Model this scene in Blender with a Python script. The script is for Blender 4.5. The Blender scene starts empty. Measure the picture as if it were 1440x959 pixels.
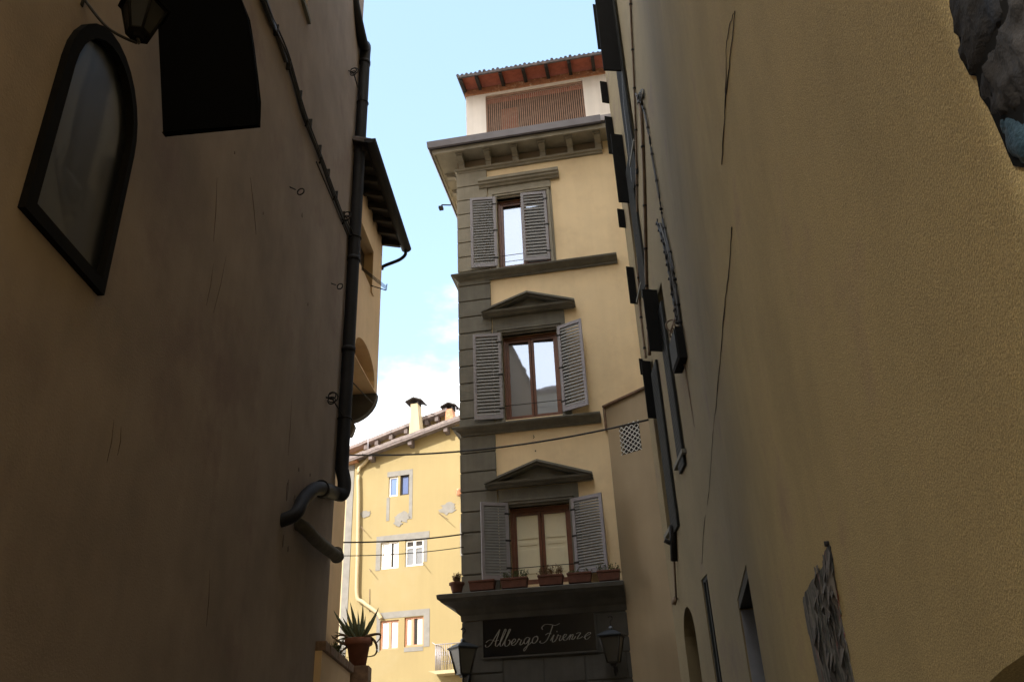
import bpy, bmesh, math, random
from math import radians as R, sin, cos, tan, pi
from mathutils import Vector as V, Matrix, noise
from mathutils.geometry import tessellate_polygon

random.seed(7)
sc = bpy.context.scene
col = sc.collection

# ------------------------------------------------------------------ camera
FPX = 1170.0
PITCH, ROLL = R(27.5), R(-2.6)
EYE = V((0, 0, 1.6))
fw = V((0, cos(PITCH), sin(PITCH)))
_up = V((0, -sin(PITCH), cos(PITCH)))
_rt = V((1, 0, 0))
rt = cos(ROLL)*_rt + sin(ROLL)*_up
up = -sin(ROLL)*_rt + cos(ROLL)*_up
cd = bpy.data.cameras.new('camera')
cam = bpy.data.objects.new('camera', cd)
col.objects.link(cam)
cam.matrix_world = Matrix(((rt.x, up.x, -fw.x, EYE.x), (rt.y, up.y, -fw.y, EYE.y), (rt.z, up.z, -fw.z, EYE.z), (0, 0, 0, 1)))
cd.sensor_fit = 'HORIZONTAL'; cd.sensor_width = 22.3
cd.lens = FPX/1440*22.3
cd.clip_start = 0.05; cd.clip_end = 3000
sc.camera = cam

# ------------------------------------------------------------------ world, sun, exposure
SUN_AZ, SUN_EL = 225.0, 36.0
w = bpy.data.worlds.new('World'); sc.world = w; w.use_nodes = True
nt = w.node_tree; N = nt.nodes; L = nt.links
bg = N['Background']; bg.inputs['Strength'].default_value = 0.15
sky = N.new('ShaderNodeTexSky'); sky.sky_type = 'NISHITA'; sky.sun_disc = False
sky.sun_elevation = R(SUN_EL); sky.sun_rotation = R(SUN_AZ)
sky.air_density = 1.0; sky.dust_density = 1.6; sky.ozone_density = 1.0
tc = N.new('ShaderNodeTexCoord')
mp = N.new('ShaderNodeMapping'); mp.inputs['Scale'].default_value = (1.0, 1.0, 2.0); mp.inputs['Location'].default_value = (0.35, 0.2, 0.1)
nz = N.new('ShaderNodeTexNoise'); nz.inputs['Scale'].default_value = 2.6; nz.inputs['Detail'].default_value = 7; nz.inputs['Roughness'].default_value = 0.55
sep = N.new('ShaderNodeSeparateXYZ')
mr = N.new('ShaderNodeMapRange'); mr.inputs['From Min'].default_value = 0.57; mr.inputs['From Max'].default_value = 0.38
mr.inputs['To Min'].default_value = -0.13; mr.inputs['To Max'].default_value = 0.22; mr.clamp = True
add = N.new('ShaderNodeMath'); add.operation = 'ADD'
cr = N.new('ShaderNodeMapRange'); cr.interpolation_type = 'SMOOTHSTEP'; cr.inputs['From Min'].default_value = 0.46; cr.inputs['From Max'].default_value = 0.68
haze_mix = N.new('ShaderNodeMixRGB'); haze_mix.inputs['Fac'].default_value = 0.5; haze_mix.inputs['Color2'].default_value = (1.12, 1.58, 1.95, 1)
mix = N.new('ShaderNodeMixRGB'); mix.inputs['Color2'].default_value = (6.2, 6.1, 5.9, 1)
L.new(tc.outputs['Generated'], mp.inputs['Vector']); L.new(mp.outputs[0], nz.inputs['Vector'])
L.new(tc.outputs['Generated'], sep.inputs[0]); L.new(sep.outputs[2], mr.inputs[0])
my = N.new('ShaderNodeMapRange'); my.inputs['From Min'].default_value = 0.45; my.inputs['From Max'].default_value = -0.25; my.inputs['To Min'].default_value = 0; my.inputs['To Max'].default_value = 0.34  # extra unseen cloud added behind the camera to brighten the shaded walls
add2 = N.new('ShaderNodeMath'); add2.operation = 'ADD'; L.new(sep.outputs[1], my.inputs[0]); L.new(mr.outputs[0], add2.inputs[0]); L.new(my.outputs[0], add2.inputs[1])
L.new(nz.outputs[0], add.inputs[0]); L.new(add2.outputs[0], add.inputs[1]); L.new(add.outputs[0], cr.inputs[0])
L.new(sky.outputs[0], haze_mix.inputs['Color1']); L.new(haze_mix.outputs[0], mix.inputs['Color1']); L.new(cr.outputs[0], mix.inputs['Fac'])
L.new(mix.outputs[0], bg.inputs['Color'])
sd = bpy.data.lights.new('sun', 'SUN'); sd.energy = 2.0; sd.angle = R(0.5); sd.color = (1.0, 0.94, 0.84)
so = bpy.data.objects.new('sun', sd); col.objects.link(so)
sdir = V((sin(R(SUN_AZ))*cos(R(SUN_EL)), cos(R(SUN_AZ))*cos(R(SUN_EL)), sin(R(SUN_EL))))
so.rotation_euler = (-sdir).to_track_quat('-Z', 'Y').to_euler(); so.location = (0, -20, 40)
vs = sc.view_settings; vs.view_transform = 'Standard'; vs.look = 'None'; vs.gamma = 1.0; vs.use_curve_mapping = False
vs.exposure = 2.08

# ------------------------------------------------------------------ helpers
def ray(px, py):
    return (fw*FPX + rt*(px-720) + up*(479.5-py)).normalized()
def hit(px, py, P, n):
    d = ray(px, py); n = V(n); return EYE + d*((V(P)-EYE).dot(n)/d.dot(n))
class Fr:
    """plane frame: x along azimuth az, y into the wall, z up"""
    def __init__(s, P, az):
        a = R(az); s.P = V((P[0], P[1], P[2] if len(P) > 2 else 0)); s.u = V((sin(a), cos(a), 0)); s.v = V((-cos(a), sin(a), 0))
        s.M = Matrix(((s.u.x, s.v.x, 0, s.P.x), (s.u.y, s.v.y, 0, s.P.y), (0, 0, 1, s.P.z), (0, 0, 0, 1)))
    def at(s, px, py, out=0.0):
        p = hit(px, py, s.P - s.v*out, s.v) - s.P
        return p.dot(s.u), p.z
    def w(s, x, y, z): return s.M @ V((x, y, z))
WORLD = Fr((0, 0), 90)

class MB:
    def __init__(s, fr=None): s.v = []; s.f = []; s.sm = []; s.M = (fr or WORLD).M
    def add(s, vs_, fs, smooth=False):
        o = len(s.v); s.v += [s.M @ V(p) for p in vs_]
        for f in fs: s.f.append([i+o for i in f]); s.sm.append(smooth)
        return s
    def box(s, x0, x1, y0, y1, z0, z1):
        return s.add([(x0, y0, z0), (x1, y0, z0), (x1, y1, z0), (x0, y1, z0), (x0, y0, z1), (x1, y0, z1), (x1, y1, z1), (x0, y1, z1)],
                     [(0, 3, 2, 1), (4, 5, 6, 7), (0, 1, 5, 4), (1, 2, 6, 5), (2, 3, 7, 6), (3, 0, 4, 7)])
    def hexa(s, b, t):          # bottom four points, top four points
        return s.add(list(b)+list(t), [(0, 3, 2, 1), (4, 5, 6, 7), (0, 1, 5, 4), (1, 2, 6, 5), (2, 3, 7, 6), (3, 0, 4, 7)])
    def prism(s, poly, a, b, axis='y'):   # poly in the two other axes
        n = len(poly)
        def P(p, t): return {'x': (t, p[0], p[1]), 'y': (p[0], t, p[1]), 'z': (p[0], p[1], t)}[axis]
        vs_ = [P(p, a) for p in poly]+[P(p, b) for p in poly]
        tri = [tuple(t) for t in tessellate_polygon([[V((p[0], p[1], 0)) for p in poly]])]
        fs = tri+[tuple(i+n for i in reversed(t)) for t in tri]+[(i, (i+1) % n, (i+1) % n+n, i+n) for i in range(n)]
        return s.add(vs_, fs)
    def tube(s, pts, r, seg=8, cap=True, smooth=True):
        pts = [V(p) for p in pts]; n = len(pts); rs = r if isinstance(r, (list, tuple)) else [r]*n
        vs_ = []; fs = []; ref = None
        for i, p in enumerate(pts):
            t = (pts[min(i+1, n-1)]-pts[max(i-1, 0)])
            t = t.normalized() if t.length > 1e-9 else V((0, 0, 1))
            if ref is None: ref = V((0, 0, 1)) if abs(t.z) < .9 else V((1, 0, 0))
            a = t.cross(ref)
            if a.length < 1e-6: a = t.orthogonal()
            a.normalize(); b = t.cross(a).normalized(); ref = -b if False else ref
            for k in range(seg):
                q = 2*pi*k/seg; vs_.append(p+(a*cos(q)+b*sin(q))*rs[i])
        for i in range(n-1):
            for k in range(seg):
                k2 = (k+1) % seg; fs.append((i*seg+k, i*seg+k2, (i+1)*seg+k2, (i+1)*seg+k))
        s.add(vs_, fs, smooth)
        if cap: s.f.append([len(s.v)-len(vs_)+k for k in reversed(range(seg))]); s.sm.append(False); s.f.append([len(s.v)-seg+k for k in range(seg)]); s.sm.append(False)
        return s
    def lathe(s, c, prof, seg=16, smooth=True, rot=0.0):
        vs_ = [(c[0]+r*cos(2*pi*k/seg+rot), c[1]+r*sin(2*pi*k/seg+rot), c[2]+z) for r, z in prof for k in range(seg)]
        fs = [(i*seg+k, i*seg+(k+1) % seg, (i+1)*seg+(k+1) % seg, (i+1)*seg+k) for i in range(len(prof)-1) for k in range(seg)]
        return s.add(vs_, fs, smooth)
    def torus(s, c, R0, r, ax, a0=0, a1=2*pi, n=16):
        ax = V(ax).normalized(); a = ax.orthogonal().normalized(); b = ax.cross(a)
        if abs(ax.z) < .9: b = V((0, 0, 1)); a = b.cross(ax)
        return s.tube([V(c)+(a*cos(a0+(a1-a0)*i/n)+b*sin(a0+(a1-a0)*i/n))*R0 for i in range(n+1)], r, 6)
    def panel(s, outer, holes, depth=.2, y=0.0):
        """wall sheet facing -y with holes and their reveals"""
        loops = [outer]+[h[0] if isinstance(h, tuple) else h for h in holes]
        flat = [p for l in loops for p in l]
        vs_ = [(p[0], y, p[1]) for p in flat]; fs = []
        for t in tessellate_polygon([[V((p[0], p[1], 0)) for p in l] for l in loops]):
            a, b, c = [flat[i] for i in t]
            cr_ = (b[0]-a[0])*(c[1]-a[1])-(b[1]-a[1])*(c[0]-a[0])
            if abs(cr_) < 1e-9: continue
            fs.append(tuple(t) if cr_ > 0 else tuple(reversed(t)))
        s.add(vs_, fs)
        for h in holes:
            d = depth
            if isinstance(h, tuple): h, d = h
            n = len(h); s.add([(p[0], y, p[1]) for p in h]+[(p[0], y+d, p[1]) for p in h], [(i, (i+1) % n, (i+1) % n+n, i+n) for i in range(n)])
        return s
    def build(s, name, mat, parent=None, loc=None, bevel=0, **tg):
        me = bpy.data.meshes.new(name)
        o = bpy.data.objects.new(name, me); col.objects.link(o)
        if parent is not None:
            base = V(parent['_b']); o.parent = parent
        else:
            base = V(loc) if loc is not None else V((0, 0, 0)); o.location = base
        o['_b'] = list(base)
        me.from_pydata([v-base for v in s.v], [], s.f)
        me.polygons.foreach_set('use_smooth', s.sm)
        me.materials.append(mat); me.update()
        if bevel:
            m = o.modifiers.new('bevel', 'BEVEL'); m.width = bevel; m.segments = 2; m.limit_method = 'ANGLE'; m.angle_limit = R(40)
        if tg: tag(o, **tg)
        return o
def tag(o, label=None, cat=None, group=None, kind=None):
    if label: o['label'] = label
    if cat: o['category'] = cat
    if group: o['group'] = group
    if kind: o['kind'] = kind
    return o
def thing(name, base, label, cat, group=None):
    o = bpy.data.objects.new(name, None); col.objects.link(o); o.location = V(base); o['_b'] = list(base); o.empty_display_size = .2
    return tag(o, label, cat, group)
def rect(x0, x1, z0, z1): return [(x0, z0), (x1, z0), (x1, z1), (x0, z1)]
def smooth_path(pts, n=6):
    pts = [V(p) for p in pts]; out = []
    for i in range(len(pts)-1):
        p0 = pts[max(i-1, 0)]; p1 = pts[i]; p2 = pts[i+1]; p3 = pts[min(i+2, len(pts)-1)]
        for k in range(n):
            t = k/n
            out.append(.5*((2*p1)+(p2-p0)*t+(2*p0-5*p1+4*p2-p3)*t*t+(3*p1-p0-3*p2+p3)*t**3))
    out.append(pts[-1]); return out

# ------------------------------------------------------------------ materials
def mat(name, c, rough=.9, metal=0, var=.12, vs_=1.2, bump=0, bs=60, streak=0, c2=None, c2s=.8, c2f=(.55, .7), fine=0, spec=None, coat=0):
    m = bpy.data.materials.new(name); m.use_nodes = True; n = m.node_tree.nodes; l = m.node_tree.links
    b = n['Principled BSDF']; b.inputs['Roughness'].default_value = rough; b.inputs['Metallic'].default_value = metal
    if spec is not None: b.inputs['Specular IOR Level'].default_value = spec
    g = n.new('ShaderNodeNewGeometry')
    def nz_(scale, detail=5, vec=None, ro=.6):
        t = n.new('ShaderNodeTexNoise'); t.inputs['Scale'].default_value = scale; t.inputs['Detail'].default_value = detail; t.inputs['Roughness'].default_value = ro
        l.new(vec or g.outputs['Position'], t.inputs['Vector']); return t.outputs[0]
    def mrng(x, a, b_, lo, hi):
        t = n.new('ShaderNodeMapRange'); t.inputs[1].default_value = a; t.inputs[2].default_value = b_; t.inputs[3].default_value = lo; t.inputs[4].default_value = hi; l.new(x, t.inputs[0]); return t.outputs[0]
    def mx(f, a, b_, mode='MIX'):
        t = n.new('ShaderNodeMixRGB'); t.blend_type = mode
        for k, x in ((0, f), (1, a), (2, b_)):
            if hasattr(x, 'is_linked') or hasattr(x, 'links'): l.new(x, t.inputs[k])
            else: t.inputs[k].default_value = x
        return t.outputs[0]
    cur = n.new('ShaderNodeRGB').outputs[0]; cur.default_value = (*c, 1)
    if var:
        f = mrng(nz_(vs_), .3, .7, 1-var, 1+var)
        cur = mx(1.0, cur, f, 'MULTIPLY')
    if c2: cur = mx(mrng(nz_(c2s, 8, ro=.65), c2f[0], c2f[1], 0, 1), cur, (*c2, 1))
    if streak:
        mp_ = n.new('ShaderNodeMapping'); mp_.inputs['Scale'].default_value = (2.2, 2.2, .16); l.new(g.outputs['Position'], mp_.inputs[0])
        cur = mx(1.0, cur, mrng(nz_(2.0, 6, mp_.outputs[0]), .35, .68, 1-streak, 1+streak*.45), 'MULTIPLY')
    if fine: cur = mx(1.0, cur, mrng(nz_(bs*1.3, 3), .3, .7, 1-fine, 1+fine), 'MULTIPLY')
    l.new(cur, b.inputs['Base Color'])
    if bump:
        bm_ = n.new('ShaderNodeBump'); bm_.inputs['Strength'].default_value = min(1, bump); bm_.inputs['Distance'].default_value = .006*max(1, bump)
        l.new(nz_(bs, 4), bm_.inputs['Height']); l.new(bm_.outputs[0], b.inputs['Normal'])
    return m
M = {}
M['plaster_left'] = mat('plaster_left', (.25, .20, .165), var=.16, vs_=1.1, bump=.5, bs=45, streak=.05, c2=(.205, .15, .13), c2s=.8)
M['plaster_right'] = mat('plaster_right', (.465, .352, .155), var=.12, vs_=.9, bump=.75, bs=150, streak=.04, c2=(.40, .285, .15), c2s=.9, fine=.35)
M['plaster_far'] = mat('plaster_far', (.50, .38, .24), var=.08, vs_=.9, bump=.4, bs=40, streak=.05)
M['plaster_hotel'] = mat('plaster_hotel', (.83, .665, .43), var=.06, vs_=1.1, c2=(.74, .58, .37), c2s=1.4, c2f=(.5, .75), bump=.3, bs=40, streak=.035)
M['plaster_link'] = mat('plaster_link', (.32, .25, .16), var=.08, vs_=.9, bump=.4, bs=40, streak=.05)
M['plaster_over'] = mat('plaster_over', (.66, .48, .29), var=.08, vs_=1, bump=.4, bs=40, streak=.05)
M['yellow'] = mat('yellow_plaster', (.275, .215, .102), var=.05, vs_=.6, bump=.3, bs=30, streak=.03, c2=(.285, .228, .118), c2s=.5)
M['pale_yellow'] = mat('pale_yellow_plaster', (.44, .36, .22), var=.06, vs_=.6, bump=.3, bs=30, streak=.1)
M['repair'] = mat('bare_repair_plaster', (.20, .19, .175), var=.12, vs_=4, bump=.4, bs=40)
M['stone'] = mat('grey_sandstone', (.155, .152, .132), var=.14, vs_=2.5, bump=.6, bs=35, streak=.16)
M['stone_up'] = mat('pale_grey_sandstone', (.28, .258, .205), var=.12, vs_=2.5, bump=.6, bs=35, streak=.12)  # paler sandstone tone, used for the hotel's top storey
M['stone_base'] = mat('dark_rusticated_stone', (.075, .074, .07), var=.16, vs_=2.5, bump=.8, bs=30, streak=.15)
M['frieze'] = mat('frieze_stone', (.26, .21, .15), var=.1, vs_=3, bump=.4)
M['white'] = mat('white_render', (.84, .80, .77), var=.04, vs_=1.5, bump=.3, bs=30, streak=.08)
M['shutter'] = mat('shutter_paint', (.25, .24, .27), rough=.55, var=.1, vs_=6, bump=.2, bs=80)
M['slat'] = mat('shutter_slat_paint', (.20, .20, .20), rough=.6, var=.1, vs_=8)
M['dark_shutter'] = mat('dark_shutter_paint', (.010, .010, .010), rough=.8, spec=.1, var=.2, vs_=5)
M['green_shutter'] = mat('dark_green_shutter_paint', (.016, .017, .015), rough=.7, var=.2, vs_=5, spec=.2)
M['wood'] = mat('red_brown_wood', (.15, .058, .032), rough=.4, var=.2, vs_=6, streak=.2)
M['far_wood'] = mat('orange_brown_wood', (.48, .22, .12), rough=.5, var=.1, vs_=6)
M['rafter'] = mat('old_rafter_wood', (.022, .017, .014), rough=.8, var=.3, vs_=5, bump=.5, bs=40)
M['rafter_far'] = mat('grey_brown_rafter', (.11, .085, .08), rough=.8, var=.3, vs_=5)
M['gutter'] = mat('painted_metal_gutter', (.115, .105, .115), rough=.45, metal=.3, var=.12, vs_=3)
M['lead'] = mat('zinc_flashing', (.30, .28, .30), rough=.5, metal=.4, var=.2, vs_=4)
M['pipe'] = mat('dark_drain_pipe_paint', (.010, .010, .013), rough=.65, var=.25, vs_=4, bump=.15, bs=30, spec=.2)
M['pipe_mold'] = mat('mossy_clay_pipe', (.085, .075, .06), rough=.85, var=.3, vs_=6, bump=.6, bs=30)
M['pipe_yellow'] = mat('yellow_painted_pipe', (.40, .32, .19), rough=.6, var=.05)
M['iron'] = mat('black_iron', (.02, .019, .019), rough=.7, metal=0, spec=.2, var=.3, vs_=8)
M['cable'] = mat('black_cable', (.025, .024, .024), rough=.6, var=.2, vs_=10)
M['cable_brown'] = mat('painted_over_cable', (.16, .11, .07), rough=.7, var=.25, vs_=8)
M['conduit'] = mat('grey_conduit', (.05, .048, .046), rough=.5, metal=.2, var=.2, vs_=6)
M['tile'] = mat('weathered_roof_tile', (.22, .185, .18), var=.3, vs_=6, bump=.8, bs=20, c2=(.17, .16, .17), c2s=4)
M['roof_dark'] = mat('dark_weathered_tiles', (.10, .085, .09), var=.3, vs_=6, bump=.8, bs=20, c2=(.17, .13, .12), c2s=4)
M['terracotta'] = mat('terracotta_soffit_tile', (.30, .085, .05), var=.2, vs_=7, bump=.3, bs=20)
M['brick'] = mat('brick_band', (.42, .20, .11), var=.25, vs_=9, bump=.5, bs=30, c2=(.75, .6, .42), c2s=7)
M['pot'] = mat('terracotta_pot_clay', (.20, .075, .045), rough=.8, var=.2, vs_=9, bump=.2)
M['pot_dark'] = mat('weathered_clay_box', (.12, .05, .035), rough=.9, var=.2, vs_=9, bump=.2)
M['frame_black'] = mat('black_window_frame', (.007, .0065, .006), rough=.9, var=.2, spec=.06)
M['coping'] = mat('brick_coping', (.20, .13, .09), var=.35, vs_=9, bump=.9, bs=25, c2=(.16, .16, .1), c2s=6)
M['agave'] = mat('agave_leaf', (.13, .17, .10), rough=.5, var=.25, vs_=12)
M['agave_dry'] = mat('dry_agave_leaf', (.13, .085, .045), rough=.7, var=.25, vs_=12)
M['leaf'] = mat('small_leaf', (.065, .09, .03), rough=.6, var=.3, vs_=20)
M['dryleaf'] = mat('dry_stems', (.16, .10, .05), rough=.8, var=.3, vs_=20)
M['blackpanel'] = mat('black_sign_back', (.0025, .0025, .0025), rough=.95, var=.1, spec=.02)
M['signblack'] = mat('black_glass_sign', (.006, .006, .007), rough=.25, var=0)
M['signletter'] = mat('sign_letter_silver', (.27, .265, .255), rough=.5, var=.1, vs_=8)
M['cream'] = mat('cream_inner_shutter', (.78, .74, .56), rough=.6, var=.05, vs_=3)
M['curtain'] = mat('white_curtain', (.8, .8, .8), rough=.9, var=.1, vs_=12)
M['white_wood'] = mat('white_painted_wood', (.82, .8, .76), rough=.5, var=.05)
M['room'] = mat('dark_room', (.02, .018, .016), var=0)
M['door_grey'] = mat('grey_blue_door', (.20, .21, .24), rough=.6, var=.2, vs_=3, streak=.2)
M['bronze'] = mat('lantern_bronze', (.03, .028, .026), rough=.5, metal=.5, var=.2)
M['lamp_roof'] = mat('lantern_roof_metal', (.05, .058, .07), rough=.45, metal=.5, var=.2, vs_=9)
M['grille_bars'] = mat('brown_grille_bars', (.30, .19, .14), rough=.7, var=.2, vs_=9)
M['grate'] = mat('white_grate', (.7, .7, .68), rough=.5, var=.05)
M['crack'] = mat('dark_crack', (.06, .045, .03), var=.3, vs_=6)
M['chip'] = mat('exposed_undercoat', (.13, .10, .08), var=.3, vs_=9, bump=.4)
M['pave'] = mat('street_paving', (.13, .12, .105), var=.2, vs_=1.5, bump=.7, bs=12)
M['ground'] = mat('ground_stone', (.24, .21, .17), var=.15, vs_=.5, bump=.5, bs=8)
M['rock'] = mat('rough_slate_block', (.022, .020, .019), rough=.9, var=.35, vs_=7, bump=1.2, bs=30, c2=(.014, .018, .026), c2s=5, spec=.15)
M['rock_blue'] = mat('blue_painted_stone', (.010, .034, .05), rough=.7, var=.4, vs_=9, bump=1.5, bs=30)

def glass(name, base, fac, rough=.02, tint=(1, 1, 1)):
    m = bpy.data.materials.new(name); m.use_nodes = True; n = m.node_tree.nodes; l = m.node_tree.links
    b = n['Principled BSDF']; b.inputs['Base Color'].default_value = (*base, 1); b.inputs['Roughness'].default_value = .3
    gl = n.new('ShaderNodeBsdfGlossy'); gl.inputs['Roughness'].default_value = rough; gl.inputs['Color'].default_value = (*tint, 1)
    mx = n.new('ShaderNodeMixShader'); mx.inputs[0].default_value = fac
    t = n.new('ShaderNodeTexNoise'); t.inputs['Scale'].default_value = 1.3; g = n.new('ShaderNodeNewGeometry'); l.new(g.outputs['Position'], t.inputs['Vector'])
    bp = n.new('ShaderNodeBump'); bp.inputs['Strength'].default_value = .035; bp.inputs['Distance'].default_value = .05; l.new(t.outputs[0], bp.inputs['Height']); l.new(bp.outputs[0], gl.inputs['Normal'])
    l.new(b.outputs[0], mx.inputs[1]); l.new(gl.outputs[0], mx.inputs[2]); l.new(mx.outputs[0], n['Material Output'].inputs[0])
    return m
M['glass_sky'] = glass('window_glass_reflective', (.30, .32, .36), .5, tint=(.36, .42, .54))
M['glass_blue'] = glass('window_glass_blue', (.04, .08, .24), .14, tint=(.4, .55, .9))
M['glass_dark'] = glass('window_glass_dark', (.010, .011, .013), .055)
M['glass_pale'] = glass('window_glass_curtained', (.62, .60, .58), .15)
M['lamp_dark'] = mat('smoked_lantern_glass', (.02, .02, .02), rough=.5, var=.2, spec=.1)
M['lamp_glass'] = glass('lantern_glass', (.055, .052, .044), .03, .3)

# the far stretch of the right wall is tinted darker than the near one, blended along its length
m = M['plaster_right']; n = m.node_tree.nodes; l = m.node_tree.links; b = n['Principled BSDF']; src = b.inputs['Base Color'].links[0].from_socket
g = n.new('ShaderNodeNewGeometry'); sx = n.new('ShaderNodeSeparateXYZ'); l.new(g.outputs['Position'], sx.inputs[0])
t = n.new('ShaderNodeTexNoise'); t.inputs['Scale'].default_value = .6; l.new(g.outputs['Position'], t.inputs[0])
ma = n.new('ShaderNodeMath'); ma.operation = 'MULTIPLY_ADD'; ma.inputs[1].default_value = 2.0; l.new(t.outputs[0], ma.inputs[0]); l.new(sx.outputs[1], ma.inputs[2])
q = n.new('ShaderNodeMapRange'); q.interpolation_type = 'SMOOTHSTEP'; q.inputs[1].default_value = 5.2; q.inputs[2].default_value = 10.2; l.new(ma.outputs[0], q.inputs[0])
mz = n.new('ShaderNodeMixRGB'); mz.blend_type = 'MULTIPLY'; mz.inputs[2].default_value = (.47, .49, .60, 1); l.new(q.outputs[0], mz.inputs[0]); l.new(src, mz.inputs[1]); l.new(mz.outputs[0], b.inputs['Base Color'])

# paper poster: torn strips of grey, black, pale, red and green
m = mat('torn_poster_paper', (.05, .048, .045), var=.3, vs_=9, bump=.6, bs=40, c2=(.36, .32, .27), c2s=7, c2f=(.53, .57)); M['poster'] = m
n = m.node_tree.nodes; l = m.node_tree.links; b = n['Principled BSDF']; src = b.inputs['Base Color'].links[0].from_socket
g = n.new('ShaderNodeNewGeometry'); mp_ = n.new('ShaderNodeMapping'); mp_.inputs['Scale'].default_value = (11, 5, 1.6); l.new(g.outputs['Position'], mp_.inputs[0])
t = n.new('ShaderNodeTexNoise'); t.inputs['Scale'].default_value = 2.0; t.inputs['Detail'].default_value = 6; t.inputs['Distortion'].default_value = 1.2; l.new(mp_.outputs[0], t.inputs[0])
rp = n.new('ShaderNodeValToRGB'); e = rp.color_ramp.elements; e[0].position = .40; e[0].color = (.035, .034, .03, 1); e[1].position = .47; e[1].color = (.09, .10, .075, 1)
for p_, c_ in ((.52, (.20, .185, .16, 1)), (.57, (.07, .065, .06, 1)), (.64, (.20, .19, .18, 1)), (.69, (.38, .05, .04, 1)), (.71, (.10, .12, .08, 1))):
    q = e.new(p_); q.color = c_
rp.color_ramp.interpolation = 'CONSTANT' if False else 'LINEAR'
l.new(t.outputs[0], rp.inputs[0]); mxx = n.new('ShaderNodeMixRGB'); mxx.inputs[0].default_value = .75; l.new(src, mxx.inputs[1]); l.new(rp.outputs[0], mxx.inputs[2]); l.new(mxx.outputs[0], b.inputs['Base Color'])

# ------------------------------------------------------------------ ground
MB().box(-700, 700, -700, 900, -.3, 0).build('ground', M['ground'], kind='structure')
MB().add([(-2.9, -30, .004), (.3, -30, .004), (.8, 0, .004), (2.3, 9.5, .004), (2.3, 17, .004), (-1.4, 17.4, .004), (-1.4, 60, .004), (-6, 60, .004), (-2.9, 13, .004)],
         [tuple(range(9))]).build('street', M['pave'], kind='structure')

# ================================================================== LEFT BUILDING
LWF = Fr((-3, 0), 0)           # local x = world y, outward = -y
lb = thing('left_building', (-3, 5, 0), 'tall dim brown plastered building filling the left side, with an arched window', 'building')
y0, z0 = LWF.at(30, 283); y1, _ = LWF.at(137, 412)
WZ0, WZS, WZT = 4.83, 6.10, 6.74
def arch(a, b_, z0_, zs, zt, n=14):
    c = (a+b_)/2; h = (b_-a)/2
    return [(a, z0_), (b_, z0_), (b_, zs)]+[(c+h*cos(pi*i/n), zs+(zt-zs)*sin(pi*i/n)) for i in range(1, n)]+[(a, zs)]
wa, wb = y0, y1
hole = arch(wa+.06, wb-.05, WZ0+.06, WZS, WZT-.05)
tw = rect(8.15, 9.2, 12.32, 14.0)
mb = MB(LWF); mb.panel(rect(0.2, 13.1, 0, 18.6), [(hole, .08), (tw, .22)])
mb.box(.2, 13.1, .3, 9.0, 0.0, 18.6)
mb.add([(13.1, 0, 0), (13.1, .3, 0), (13.1, .3, 18.6), (13.1, 0, 18.6), (.2, 0, 0), (.2, .3, 0), (.2, .3, 18.6), (.2, 0, 18.6)], [(0, 1, 2, 3), (4, 5, 6, 7), (3, 2, 6, 7)])
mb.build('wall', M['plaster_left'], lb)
MB(LWF).prism([(.35, 18.6), (-.12, 18.55), (-.12, 18.66), (4.5, 19.9), (9.2, 18.66), (9.2, 18.55)], .1, 13.15, 'x').build('roof', M['tile'], lb)
win = MB(LWF)
out_ = arch(wa-.02, wb+.01, WZ0-.02, WZS, WZT+.03); inn = arch(wa+.08, wb-.055, WZ0+.08, WZS, WZT-.07)
n_ = len(out_)
win.add([(p[0], -.05, p[1]) for p in out_]+[(p[0], -.05, p[1]) for p in inn]+[(p[0], .02, p[1]) for p in out_]+[(p[0], .01, p[1]) for p in inn],
        [(i, (i+1) % n_, (i+1) % n_+n_, i+n_) for i in range(n_)]+[(i, (i+1) % n_, (i+1) % n_+2*n_, i+2*n_) for i in range(n_)]+[(i+n_, (i+1) % n_+n_, (i+1) % n_+3*n_, i+3*n_) for i in range(n_)])
aw = win.build('arched_window', M['frame_black'], lb)
MB(LWF).panel(arch(wa+.05, wb-.04, WZ0+.05, WZS, WZT-.06), [], y=.008).build('pane', M['glass_dark'], aw)
mb = MB(LWF); mb.box(8.15, 9.2, .12, .16, 12.32, 12.42).box(9.1, 9.2, .12, .16, 12.42, 14).box(8.15, 8.25, .12, .16, 12.42, 14)
tww = mb.build('window', M['white_wood'], lb); MB(LWF).box(8.2, 9.15, .17, .18, 12.35, 14).build('pane', M['glass_sky'], tww)
mb = MB(LWF); mb.box(8.05, 9.3, -.05, .1, 12.24, 12.32); mb.build('window_sill', M['stone'], lb)

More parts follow.
